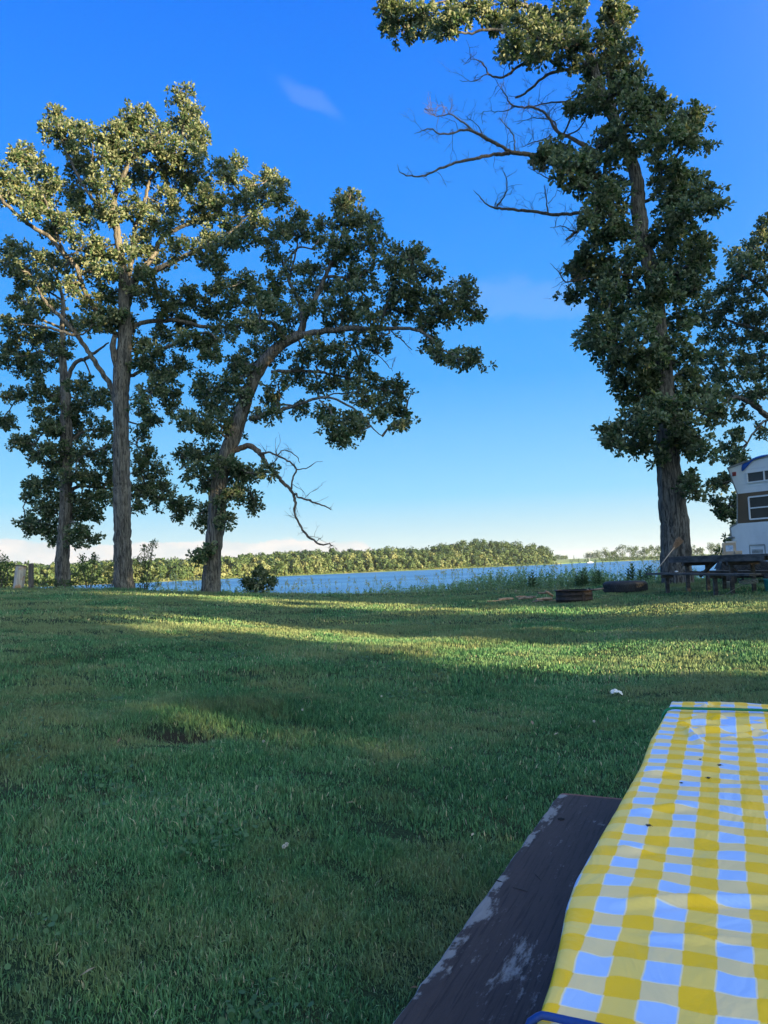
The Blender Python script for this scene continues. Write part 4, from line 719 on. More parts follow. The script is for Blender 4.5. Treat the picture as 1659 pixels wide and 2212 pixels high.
# ------------------------------------------------------------ fire ring, firewood, tyre
RUST = worn('rusty_steel', (.020, .018, .018), (.06, .038, .030), .75, 7, metal=.3, bs=.5)
c0 = P(1241, 1300, 16.0); c0[2] = float(hz(c0[0], c0[1]))+.015; e = empty('fire_ring', c0, 'rusty round steel fire ring sunk in the grass', 'fire ring')
m = MB(); R_ = .375
prof = [(R_-.012, -.05), (R_, -.05), (R_, .07), (R_+.012, .08), (R_, .09), (R_, .17), (R_+.012, .18), (R_, .19), (R_, .262), (R_-.012, .262)]
m.lathe(prof, c0, 64, closed=True); m.build('ring_wall', RUST, e, True)
m = MB(); m.lathe([(R_-.02, .263), (R_+.035, .263), (R_+.04, .270), (R_+.035, .277), (R_-.02, .277)], c0, 64, closed=True); m.build('rim', RUST, e, True)
m = MB(); m.box(c0+np.array([.10, -R_-.012, .12]), (.06, .02, .2)); bevel(m.build('hinge_plate', RUST, e), .004)
m = MB(); th = np.linspace(0, 2*math.pi, 24, endpoint=False); m.add([[c0[0]+math.cos(a)*(R_-.013), c0[1]+math.sin(a)*(R_-.013), c0[2]+.04+.02*math.sin(3*a)] for a in th]+[[c0[0], c0[1], c0[2]+.08]], [np.array([[i, (i+1) % 24, 24] for i in range(24)])]); m.build('ash_bed', worn('ash', (.05, .05, .05), (.2, .19, .18), 1, 20), e, True)
LOG = woodm('split_firewood', (.22, .13, .08), (.42, .28, .18), sc=(1, 1, 1), s=12); LOGD = woodm('grey_firewood', (.09, .07, .055), (.24, .19, .15), sc=(1, 1, 1), s=12)
def log(x0, y0, x1, y1, dp, r, m_, label, lift=0, dd=.1):
    a = P(x0, y0, dp); b_ = P(x1, y1, dp+dd); ga = float(hz(a[0], a[1])); gb = float(hz(b_[0], b_[1])); a[2] = max(ga+r*.7, a[2]) if lift else ga+r*.8; b_[2] = max(gb+r*.7, b_[2]) if lift else gb+r*.8
    m = MB(); n = 7; sh = RNG.uniform(.75, 1.1, n); pts = spline([a, (a+b_)/2+RNG.normal(size=3)*.012, b_], .06)
    m.tube(pts, r*RNG.uniform(.9, 1.05, len(pts)), n, rough=lambda i, an: sh); o = m.build('firewood', m_); tag(o, label, 'firewood', 'firewood scattered left of the fire ring')
RNG = np.random.default_rng(8)
log(1077, 1290, 1108, 1287, 17.2, .035, LOG, 'reddish split piece of firewood lying flat, second from the left end')
log(1052, 1291, 1083, 1291, 17.0, .022, LOGD, 'thin dark stick at the left end of the firewood')
log(1114, 1282, 1136, 1281, 18.0, .03, LOG, 'pale piece of firewood at the back of the pile'); log(1118, 1290, 1150, 1288, 17.2, .03, LOGD, 'grey piece of firewood in the middle of the pile')
log(1134, 1284, 1158, 1284, 17.6, .032, LOGD, 'dull brown piece of firewood touching the pale back piece'); log(1158, 1288, 1192, 1286, 16.8, .04, LOG, 'thickest split piece of firewood beside the fire ring')
log(1178, 1277, 1194, 1287, 16.7, .03, LOG, 'firewood piece propped steeply against the pile by the ring', 1); log(1162, 1281, 1186, 1279, 17.0, .03, LOGD, 'dark firewood piece lying on top of the pile', 1); log(1188, 1285, 1204, 1288, 16.5, .033, LOG, 'orange end of firewood touching the fire ring')
log(1112, 1279, 1115, 1274, 18.0, .012, LOGD, 'tiny stub sticking up from the firewood', 1)
log(1150, 1292, 1172, 1293, 16.6, .02, LOGD, 'small bark scrap in front of the thickest firewood')
a = c0+np.array([.30, .1, .262]); b_ = P(1303, 1271, 16.3); m = MB(); m.tube(spline([a, (a+b_)/2+np.array([0, 0, -.012]), b_], .05), [.018]*len(spline([a, (a+b_)/2, b_], .05)), 7, rough=lambda i, an: 1+.2*np.sin(an*2+i)); o = m.build('stick', LOGD); tag(o, 'crooked stick poking out over the right rim of the fire ring', 'stick')
RUB = worn('old_tyre_rubber', (.014, .015, .018), (.034, .035, .038), .8, 9, bs=.4)
c1 = P(1351, 1280, 18.0); c1[2] = float(hz(c1[0], c1[1]))+.015; e = empty('tyre', c1, 'old black truck tyre lying flat on the grass', 'tyre')
R1 = .50; H1 = .26; pr = [(R1-.20, .03), (R1-.16, .0), (R1-.05, -.01), (R1-.01, .03), (R1, .06), (R1, H1-.06), (R1-.01, H1-.03), (R1-.05, H1+.005), (R1-.15, H1-.005), (R1-.20, H1-.03), (R1-.205, H1-.05), (R1-.19, H1-.055), (R1-.06, H1-.05), (R1-.06, .05), (R1-.19, .055)]
m = MB(); m.lathe(pr, c1, 72, closed=True); m.build('casing', RUB, e, True)
m = MB()
for k in range(60):
    a = k*2*math.pi/60
    for zz, da in ((.075, 0), (.13, .05), (.185, 0)):
        ca, sa = math.cos(a+da), math.sin(a+da); m.box(c1+np.array([ca*(R1+.003), sa*(R1+.003), zz]), (.016, .034, .042), ((ca, sa, 0), (-sa, ca, 0), (0, 0, 1)))
m.build('tread', RUB, e)

# ------------------------------------------------------------ camper
e1 = np.array([.49, -.872, 0]); e1 /= np.linalg.norm(e1); nb = np.array([-e1[1], e1[0], 0]); nb = nb if nb[1] > 0 else -nb   # nb points away from the viewer
ORG = P(1593, 1100, 19.0); ORG[2] = 0
def W(px, py, out=0.0):            # pixel on the side wall plane
    r = ray(px, py); n = nb; k = ((ORG-EYE) @ n)/(r @ n); return EYE+r*k-nb*out
def wz(s_, z, out=0.0): q = ORG+e1*s_-nb*out; return np.array([q[0], q[1], z])
zof = lambda px, py: float(W(px, py)[2]); sof = lambda px, py: float((W(px, py)-ORG) @ e1)
WHITE = worn('camper_white', (.74, .76, .78), (.60, .62, .64), .45, 1.3, sc3=(1, 1, .4)); BRN = worn('camper_brown', (.13, .085, .045), (.10, .065, .038), .5, 2)
e = empty('camper', (ORG[0], ORG[1], float(hz(ORG[0], ORG[1]))), 'old white camper trailer with a brown window band and blue tarp on its roof', 'camper')
WID = 2.15; Ln = 4.6
tl, mid1, mid2, kick, kk2, bot = (1573, 1013), (1593, 1067), (1593, 1131), (1577, 1140), (1580, 1157), (1590, 1224)
S = lambda q: (sof(*q), zof(*q))
s0, z0 = S(tl); s1, z1 = S(mid1); s2, z2 = S(mid2); s3, z3 = S(kick); s4, z4 = S(kk2); s5, z5 = S(bot)
def panel(name, sz, m_, wid=WID, out=0.0, par=e): 
    m = MB(); m.prism([wz(a, z, out) for a, z in sz], nb*wid); return m.build(name, m_, par)
roofz = z0+.16
panel('upper_wall', [(s0, z0), (s1, z1), (Ln, z1), (Ln+.4, z0), (Ln, roofz), (Ln*.6, roofz+.03), (.9, roofz), (.3, z0+.10)], WHITE)
panel('window_band', [(s1, z1-.001), (s2, z2), (Ln, z2), (Ln, z1-.001)], BRN, WID-.006, -.003)
panel('lower_wall', [(s2, z2-.001), (s3, z3), (s4, z4), (s5, z5), (Ln-.1, z5), (Ln+.3, z3), (Ln, z2-.001)], WHITE)
m = MB()                           # pressed ribs across the lower and upper skins
for z in np.arange(z5+.06, z2-.04, .085):
    a = np.interp(z, [z5, z4, z3, z2], [s5, s4, s3, s2]); m.beam(wz(a+.02, z, .004), wz(Ln-.1, z, .004), .008, .012)
m.build('siding_ribs', WHITE, e)
m = MB()
for z in np.arange(z1+.07, z0, .085):
    a = np.interp(z, [z1, z0], [s1, s0]); m.beam(wz(a+.02, z, .004), wz(Ln, z, .004), .008, .010)
m.build('siding_ribs', WHITE, e)
TRIM = worn('camper_trim', (.22, .23, .24), (.35, .36, .37), .4, 5, metal=.6)
m = MB(); rp = [(s0-.02, z0), (.3, z0+.10), (.9, roofz), (Ln*.6, roofz+.03), (Ln, roofz), (Ln+.4, z0)]
for (a, z), (b_, y) in zip(rp[:-1], rp[1:]): m.beam(wz(a, z+.012, .012), wz(b_, y+.012, .012), .02, .05)
m.build('roof_trim', TRIM, e)
m = MB()
for (a, z), (b_, y) in (((s0, z0), (s1, z1)), ((s1, z1), (s2, z2)), ((s2, z2), (s3, z3)), ((s3, z3), (s4, z4)), ((s4, z4), (s5, z5))): m.beam(wz(a, z, .006), wz(b_, y, .006), .014, .03)
m.build('edge_trim', TRIM, e)
def glassf(nt, b, O, v, ge, out): setc(nt, b.inputs['Base Color'], mixc(nt, noise(nt, O, 3, 3), (.008, .012, .016), (.03, .04, .045))); b.inputs['Roughness'].default_value = .12; b.inputs['Specular IOR Level'].default_value = .2
GL = mat('dark_window_glass', glassf); SCR = worn('window_screen', (.055, .06, .062), (.08, .085, .085), .7, 40)
def window(sa, sb, za, zb, rail, gl):
    fr = MB(); t_ = .035
    fr.beam(wz(sa, zb, .018), wz(sb, zb, .018), .03, t_); fr.beam(wz(sa, za, .018), wz(sb, za, .018), .03, t_)
    fr.beam(wz(sa, za, .019), wz(sa, zb, .019), .03, t_, up=e1); fr.beam(wz(sb, za, .019), wz(sb, zb, .019), .03, t_, up=e1)
    if rail == 'h': fr.beam(wz(sa, (za+zb)/2, .02), wz(sb, (za+zb)/2, .02), .03, .03)
    else: fr.beam(wz(rail, za, .02), wz(rail, zb, .02), .03, .03, up=e1)
    w_ = fr.build('window', WHITE, e); g_ = MB(); g_.prism([wz(sa+.01, za+.01, .009), wz(sb-.01, za+.01, .009), wz(sb-.01, zb-.01, .009), wz(sa+.01, zb-.01, .009)], nb*.006)
    bpy.context.view_layer.update(); g_.build('pane', gl, w_)
wa = sof(1620, 1100); window(wa, wa+1.25, zof(1620, 1122), zof(1620, 1074), 'h', GL)
window(wa+1.9, wa+2.7, zof(1620, 1122), zof(1620, 1074), 'h', GL)
ua = sof(1615, 1030); window(ua, ua+.95, zof(1615, 1043), zof(1615, 1021), sof(1652, 1030), SCR)
m = MB(); ha = sof(1620, 1185); hb_ = sof(1653, 1185); hz0 = zof(1620, 1201); hz1 = zof(1620, 1178)
m.beam(wz(ha, hz1, .01), wz(hb_, hz1, .01), .016, .03); m.beam(wz(ha, hz0, .008), wz(ha, hz1, .008), .014, .02, up=e1); m.beam(wz(hb_, hz0, .008), wz(hb_, hz1, .008), .014, .02, up=e1); m.beam(wz(ha, hz0, .01), wz(hb_, hz0, .01), .016, .02); m.build('hatch_frame', TRIM, e)
m = MB(); m.prism([wz(ha+.05, hz0+.02, .008), wz(hb_-.06, hz0+.02, .008), wz(hb_-.06, hz0+.16, .008), wz(ha+.05, hz0+.16, .008)], nb*.004); m.build('hatch_vent', TRIM, e)
m = MB(); q = W(1587, 1024, .02); m.box(q, (.10, .03, .10), (e1, nb, (0, 0, 1))); bevel(m.build('marker_light', worn('red_lens', (.25, .02, .02), (.2, .015, .02), .3), e), .01)
m = MB(); a = W(1583, 1161, .0); m.beam(a-e1*.12, a+e1*.06-nb*.03, .05, .05); bevel(m.build('latch', TRIM, e), .01)
def tf(nt, b, O, v, ge, out):
    n = noise(nt, O, 5, 4); setc(nt, b.inputs['Base Color'], mixc(nt, n, (.006, .05, .25), (.02, .11, .42))); b.inputs['Roughness'].default_value = .45; bump(nt, b, n, .8, .05)
TARP = mat('blue_tarp', tf)
tp = [(1604, 1008), (1618, 1004), (1630, 1000), (1641, 996), (1660, 994)]
rows_ = []
for i, (x, y) in enumerate(tp):
    ss = sof(x, y); zt = np.interp(ss, [a for a, _ in rp], [z for _, z in rp])+.045
    bul = [.01, .04, .08, .08, .03][i]; hang = [.30, .16, -.02, -.02, -.02][i]
    rows_.append([wz(ss-(.05 if hang > 0 else 0), zt-.03-max(0, hang), .03), wz(ss, zt, .03), wz(ss, zt+bul, -.2), wz(ss, zt+bul*.8, -.8), wz(ss, zt, -1.4)])
V = np.array(rows_).reshape(-1, 3); m = MB(); m.add(V, [np.array([[i*5+j, i*5+j+1, (i+1)*5+j+1, (i+1)*5+j] for i in range(4) for j in range(4)])])
o = m.build('blue_tarp', TARP, None, True); md = o.modifiers.new('s', 'SOLIDIFY'); md.thickness = .006; md = o.modifiers.new('u', 'SUBSURF'); md.levels = md.render_levels = 2
tag(o, 'crumpled blue tarp bunched on the camper roof with a corner hanging down', 'tarp')
m = MB(); zt = np.interp(sof(1636, 998), [a for a, _ in rp], [z for _, z in rp])+.05
GREY = worn('dark_steel', (.02, .02, .022), (.06, .055, .05), .6, 8, metal=.4)
gz = float(hz(ORG[0], ORG[1])); m = MB()
m.beam(wz(.2, z5-.05, -.15), wz(Ln, z5-.05, -.15), .06, .10); m.beam(wz(.2, z5-.05, -(WID-.15)), wz(Ln, z5-.05, -(WID-.15)), .06, .10)
hitch = wz(-1.0, z5-.16, -WID/2); m.beam(wz(.25, z5-.05, -.18), hitch, .06, .08); m.beam(wz(.25, z5-.05, -(WID-.18)), hitch, .06, .08); m.build('chassis', GREY, e)
m = MB(); q = hitch+e1*.25; m.tube([q+np.array([0, 0, -.45]), q+np.array([0, 0, .3])], .03, 10); m.beam(q+np.array([0, 0, .3]), q+np.array([0, 0, .3])-nb*.16, .02, .02); m.tube([q+np.array([0, 0, gz-q[2]]), q+np.array([0, 0, gz-q[2]+.05])], .09, 12); m.build('hitch_jack', GREY, e)
for sgn in (.12, WID-.12):
    c_ = wz(2.4, gz+.33, -sgn); m = MB(); m.tube([c_-nb*.09, c_-nb*.07, c_+nb*.07, c_+nb*.09], [.29, .33, .33, .29], 32); wh = m.build('wheel', RUB, e, True)
    m = MB(); m.tube([c_-nb*.095, c_-nb*.10], .17, 20); bpy.context.view_layer.update(); m.build('hub', WHITE, wh)
# dark trailer load and a tilted sheet of glass beside the camper
m = MB(); c_ = P(1575, 1232, 18.2); 
lx = np.array([[-.25, 0], [-.15, .42], [.35, .46], [.95, .36], [1.05, 0]]); gz2 = float(hz(c_[0], c_[1]))
m.prism([[c_[0]+a, c_[1]-.25*a, gz2+.16+z] for a, z in lx], (.2, .7, 0)); e_ = empty('garden_cart', (c_[0], c_[1], gz2), 'low dark loaded cart in deep shade beneath the camper front', 'cart')
bevel(m.build('load', worn('black_cover', (.012, .014, .016), (.03, .034, .036), .5, 6, bs=1, bd=.05), e_), .05, 3)
m = MB(); m.beam([c_[0]-1.0, c_[1]+.2, gz2+.36], [c_[0]+1.1, c_[1]-.3, gz2+.20], .05, .04); m.beam([c_[0]-.9, c_[1]+.35, gz2+.28], [c_[0]+.2, c_[1]+.3, gz2+.22], .03, .03); m.build('drawbar', GREY, e_)
for a in (0.0, .85):
    m = MB(); q = np.array([c_[0]+a, c_[1]-.25*a-.05, gz2+.15]); m.tube([q, q+np.array([.01, .06, 0])], .15, 20); m.build('wheel', RUB, e_, True)
gq = [P(1543, 1229, 18.6), P(1556, 1228, 18.4), P(1568, 1207, 18.5), P(1554, 1207, 18.7)]; m = MB(); m.prism(gq, (.0, .02, 0))
def gf(nt, b, O, v, ge, out): setc(nt, b.inputs['Base Color'], (.10, .14, .17)); b.inputs['Roughness'].default_value = .08; b.inputs['Metallic'].default_value = .5
o = m.build('windshield', mat('tinted_sheet', gf)); tag(o, 'slanted tinted windshield sheet standing on the cart drawbar', 'windshield')
CARD = worn('cardboard', (.33, .26, .18), (.42, .34, .25), .8, 3)

# ------------------------------------------------------------ weathered picnic table under the big oak
OLDW = woodm('weathered_board', (.035, .033, .032), (.10, .092, .085), sc=(.3, .3, 1), s=14)
ta = np.array([.245, -.97, 0]); ta /= np.linalg.norm(ta); tb = np.array([.97, .245, 0])
L0 = np.array([5.89, 16.96, 0]); zt = 1.235; Lt = 3.25
def T(k, b_, z): q = L0+ta*k+tb*b_; return np.array([q[0], q[1], z])
gnd = lambda k, b_: float(hz(*(L0+ta*k+tb*b_)[:2]))
e = empty('picnic_table', T(1.4, .72, gnd(1.4, .72)), 'weathered dark picnic table with vertical post legs under the big right oak', 'picnic table')
for i in range(5):
    m = MB(); b_ = .36+.155*i; m.beam(T(0+.02*(i % 2), b_, zt-.02), T(Lt-.03*(i % 3), b_, zt-.02), .145, .04); bevel(m.build('tabletop_board', OLDW, e), .004)
m = MB()
for b_ in (.31, 1.05): m.beam(T(.25, b_, zt-.085), T(Lt-.1, b_, zt-.085), .04, .09)
m.build('apron', OLDW, e)
for bb in (0, 1.42):
    for q in (0, 1):
        m = MB(); m.beam(T(0+.03*q, bb-.07+.14*q, .875), T(Lt-.02*q, bb-.07+.14*q, .865), .135, .04); bevel(m.build('bench_board', OLDW, e), .004)
    for k in (.58, 2.13):
        m = MB(); m.beam(T(k, bb, gnd(k, bb)-.1), T(k, bb, .845), .055, .075); bevel(m.build('leg', OLDW, e), .005)
        m = MB(); m.beam(T(k+.001, bb-.14, .82), T(k, bb+.14, .82), .04, .06); m.build('bench_bracket', OLDW, e)
for k in (.66, 2.05):
    for b_ in (.45, .95):
        m = MB(); m.beam(T(k, b_, gnd(k, b_)-.1), T(k, b_, zt-.045), .055, .075); bevel(m.build('leg', OLDW, e), .005)
    m = MB(); m.beam(T(k+.07, .30, zt-.16), T(k+.07, 1.06, zt-.16), .04, .09); m.build('cross_beam', OLDW, e)
m = MB(); m.beam(T(.72, .72, .80), T(1.35, .72, zt-.07), .045, .06); m.build('brace', OLDW, e)
m = MB(); m.beam(T(1.98, .72, .80), T(1.4, .73, zt-.07), .045, .06); m.build('brace', OLDW, e)
# things on and around it
q = T(2.0, .95, zt+.002)
bq = P(1570, 1190, 15.2); kx = 1.588; q = T(kx, .80, zt); m = MB(); ux = np.array([.93, -.36, 0]); uy = np.array([.36, .93, 0]); e_ = empty('cardboard_box', q, 'tan cardboard box with a blue label standing on the weathered table', 'box')
m.box(q+np.array([0, 0, .125]), (.25, .2, .245), (ux, uy, (0, 0, 1))); bevel(m.build('box_body', CARD, e_), .004)
m = MB(); m.box(q+np.array([0, 0, .13])-uy*.1015, (.14, .003, .12), (ux, uy, (0, 0, 1))); m.build('box_label', worn('box_label', (.20, .32, .5), (.5, .56, .62), .6, 18), e_)
m = MB(); m.box(q+np.array([-.0, 0, .262])+ux*.04, (.20, .16, .03), (ux, uy, (0, 0, 1))); m.build('flap', worn('box_flap', (.5, .48, .44), (.4, .36, .3), .8, 5), e_)
m = MB(); q = T(kx+.2, .85, zt+.04); m.box(q, (.14, .12, .075), (ux, uy, (0, 0, 1))); o = m.build('small_box', CARD); bevel(o, .012); tag(o, 'small tan packet on the weathered table right of the cardboard box', 'packet')
BRO = worn('broom_straw', (.20, .12, .07), (.32, .21, .13), .9, 30, bs=1, bd=.01)
b0 = P(1416, 1235, 16.75); b1 = P(1468, 1168, 16.9); bd = b1-b0; e_ = empty('broom', b0, 'straw broom leaning bristles up on the end of the weathered table', 'broom')
b0 = b0-np.array([0, 0, 0]); m = MB(); m.tube([b0, b0+bd*.8], .012, 8); m.build('handle', woodm('broom_handle', (.35, .27, .2), (.45, .36, .28)), e_, True)
m = MB(); bn = bd/np.linalg.norm(bd); sdv = np.cross(bn, (0, 1, 0)); RNG = np.random.default_rng(4)
for k in range(170):
    u = RNG.uniform(-1, 1); p = b0+bd*.70; q = b0+bd*(1.0+RNG.uniform(-.06, .08))+sdv*u*.085+np.array([0, RNG.uniform(-.03, .03), 0]); m.tube([p+sdv*u*.015, (p+q)/2+sdv*u*.01, q], [.004, .004, .002], 3, cap=False)
m.build('bristles', BRO, e_)
q = T(.95, -.02, .90); m = MB(); m.box(q+np.array([0, 0, .022]), (.10, .07, .035), (ta, tb, (0, 0, 1))); o = m.build('crumpled_bag', worn('bag_white', (.5, .55, .6), (.7, .72, .75), .6, 8)); md = o.modifiers.new('s', 'SUBSURF'); md.levels = md.render_levels = 3
dm = o.modifiers.new('d', 'DISPLACE'); tx = bpy.data.textures.new('bagtex', 'CLOUDS'); tx.noise_scale = .03; dm.texture = tx; dm.strength = .03; tag(o, 'small crumpled whitish bag on the near bench of the weathered table', 'bag')
m = MB(); q = P(1574, 1262, 16.9); q[2] = float(hz(q[0], q[1])); m.lathe([(.0, 0), (.06, 0), (.075, .16), (.078, .165), (.07, .165), (.056, .01), (0, .01)], q, 20); o = m.build('bucket', worn('bucket_white', (.55, .58, .6), (.4, .42, .44), .6, 8), None, True); tag(o, 'small whitish bucket on the grass behind the near bench', 'bucket')
m = MB(); q = P(1668, 1268, 15.0); q[2] = float(hz(q[0], q[1])); m.lathe([(.0, 0), (.12, 0), (.15, .24), (.155, .25), (.145, .25), (.115, .01), (0, .01)], q, 28); o = m.build('bucket', worn('bucket_teal', (.03, .30, .36), (.02, .24, .3), .4, 8), None, True); tag(o, 'teal plastic bucket cut by the right edge of the photo', 'bucket')
m = MB(); RNG = np.random.default_rng(9); cc = P(1617, 1256, 14.9); pts = []
for a in np.linspace(0, 2*math.pi*5, 160): r_ = .165+.012*math.sin(a*1.7)+.01*math.sin(a*.37); pts.append([cc[0]+r_*math.cos(a), cc[1]+r_*math.sin(a), cc[2]+.022*math.sin(a+.8)+.022*math.sin(a*.6)+.05*a/31-.03])
g2 = P(1545, 1290, 14.6); pts += [[*(np.array(cc)+(g2-cc)*t)[:2], float(max(hz(*(np.array(cc)+(g2-cc)*t)[:2])+.03, cc[2]*(1-t*1.3)+hz(cc[0], cc[1])*t*1.3))] for t in np.linspace(.2, 1, 12)]
m.tube(spline(pts, .05), .0045, 5); o = m.build('rope', worn('rope_tan', (.26, .26, .20), (.38, .38, .31), .9, 30)); tag(o, 'coil of pale rope wound round a leg of the weathered table', 'rope')

# ------------------------------------------------------------ near picnic table, cloth, cords
A_ = np.array([.94599296, 2.59418719, 0]); tt_ = np.array([-.41536007, -.90965709, 0]); rr_ = np.array([.90965709, -.41536007, 0])
def N_(u, v, z): q = A_+rr_*u+tt_*v; return np.array([q[0], q[1], z])
def bf(nt, b, O, v, ge, out):      # dark brown paint worn to grey wood; x across, y along
    st = noise(nt, O, 9, 8, .72, (1, .42, 1), .4); st2 = noise(nt, O, 60, 5, .7, (1, .25, 1)); big = noise(nt, O, 2.6, 2, .5)
    gr = noise(nt, O, 130, 4, .65, (1, .035, 1), .3)
    base = mixc(nt, noise(nt, O, 30, 5, .7, (1, .2, 1)), (.030, .022, .020), (.070, .052, .048)); base = mixc(nt, M_(nt, 'MULTIPLY', smooth(nt, gr, .52, .62), .55), base, (.012, .009, .009))
    sp = nt.nodes.new('ShaderNodeSeparateXYZ'); nt.links.new(O, sp.inputs[0])
    edge = smooth(nt, sp.outputs[0], -.07, -.125)         # worn along the outer edge
    val = M_(nt, 'ADD', M_(nt, 'ADD', M_(nt, 'MULTIPLY', st, .62), M_(nt, 'MULTIPLY', st2, .38)), M_(nt, 'MULTIPLY_ADD', big, .20, -.10)); val = M_(nt, 'ADD', val, M_(nt, 'MULTIPLY', M_(nt, 'MULTIPLY', edge, smooth(nt, noise(nt, O, 5, 4, .65), .40, .60)), .26))
    wn = smooth(nt, val, .55, .635)
    edge2 = M_(nt, 'MULTIPLY', smooth(nt, sp.outputs[0], -.1205, -.1225), smooth(nt, st2, .35, .5)); wn = M_(nt, 'MAXIMUM', M_(nt, 'MULTIPLY', wn, .75), M_(nt, 'MULTIPLY', edge2, .9))
    grey = mixc(nt, st2, (.17, .165, .16), (.40, .39, .37))
    endm = smooth(nt, M_(nt, 'ADD', sp.outputs[1], M_(nt, 'MULTIPLY', st, .05)), 1.008, 1.016)
    c = mixc(nt, wn, base, grey); c = mixc(nt, M_(nt, 'MULTIPLY', endm, .7), c, (.20, .07, .045))
    setc(nt, b.inputs['Base Color'], c); setc(nt, b.inputs['Roughness'], M_(nt, 'MULTIPLY_ADD', wn, .15, .72)); b.inputs['Specular IOR Level'].default_value = .3; bump(nt, b, M_(nt, 'ADD', M_(nt, 'ADD', M_(nt, 'MULTIPLY', st2, .6), M_(nt, 'MULTIPLY', gr, -.5)), M_(nt, 'MULTIPLY', wn, -.7)), .8, .004)
BENCHM = mat('worn_dark_paint', bf); DKW = woodm('dark_painted_wood', (.02, .016, .016), (.05, .04, .036))
e = empty('picnic_table', N_(.37, .95, 0), 'near picnic table with a dark worn bench, covered by the checked cloth', 'picnic table')
bpy.context.view_layer.update()
def board(name, uc, v0, v1, wd_, z, th_, m_, jit=0):   # a plank with its own axes so the grain follows it
    n = 60; me = bpy.data.meshes.new(name); V = []; Fc = []; L = v1-v0; rs = np.random.default_rng(int(abs(uc)*1000)+3)
    prof = [(-wd_/2, -th_+.004), (-wd_/2+.003, -th_), (wd_/2-.003, -th_), (wd_/2, -th_+.004), (wd_/2, -.006), (wd_/2-.006, 0), (wd_/2-.02, 0), (0, .0), (-wd_/2+.02, 0), (-wd_/2+.006, -.0015), (-wd_/2, -.007)]
    k = len(prof)
    for i in range(n+1):
        y = L/2-L*i/n; w1 = (math.sin(i*1.3)+math.sin(i*3.1+1)+rs.uniform(-1, 1))*jit; cr = .006*(i == 0 or i == n)
        for (x, z_) in prof: V.append((x+(w1 if x < -wd_/2+.012 else 0), y, z_ - (cr if z_ > -.01 else 0)))
    for i in range(n):
        for j in range(k): a, b_ = i*k+j, i*k+(j+1) % k; Fc.append((a, b_, b_+k, a+k))
    Fc.append(tuple(range(k))[::-1]); Fc.append(tuple(n*k+j for j in range(k)))
    me.from_pydata(V, [], Fc); me.materials.append(m_); o = bpy.data.objects.new(name, me); C.objects.link(o); o.parent = e
    c_ = N_(uc, (v0+v1)/2, z); X_ = rr_; Y_ = -tt_
    R3 = Matrix(((X_[0], Y_[0], 0), (X_[1], Y_[1], 0), (0, 0, 1))).to_4x4(); o.matrix_local = Matrix.Translation(Vector(c_)-e.location) @ R3
    return o
board('bench', -.255, .055, 2.10, .25, .45, .042, BENCHM, .0012)
board('bench', 1.015, .055, 2.10, .25, .45, .042, BENCHM, .0012)
for i in range(5): board('tabletop_board', .078+.151*i, .01, 1.93, .147, .748, .038, DKW)
for v in (.38, 1.60):
    m = MB(); m.beam(N_(-.36, v, .385), N_(1.12, v, .385), .04, .09); m.build('cross_beam', DKW, e)
    for ua_, ub in ((.18, -.22), (.58, .98)):
        m = MB(); m.beam(N_(ub, v+.045, 0), N_(ua_, v+.045, .71), .04, .10, up=tt_); m.build('leg', DKW, e)
# bolt hole, gouge marks and knot on the bench
m = MB(); q = PZ(1212, 1769, .4515)
for k in range(1): m.lathe([(.0, .0), (.011, .0), (.011, .0006), (0, .0006)], q, 14)
o = m.build('bolt_hole', worn('hole_black', (.003, .003, .003), (.006, .005, .005), 1), e)
for (xa, ya, xb, yb) in ((1153, 1885, 1170, 1903), (1108, 1917, 1140, 1926), (1068, 1900, 1085, 1905)):
    m = MB(); pa, pb = PZ(xa, ya, .4508), PZ(xb, yb, .4508); m.tube([pa, (pa+pb)/2, pb], [.0006, .0018, .0006], 5); m.build('gouge', DKW, e)
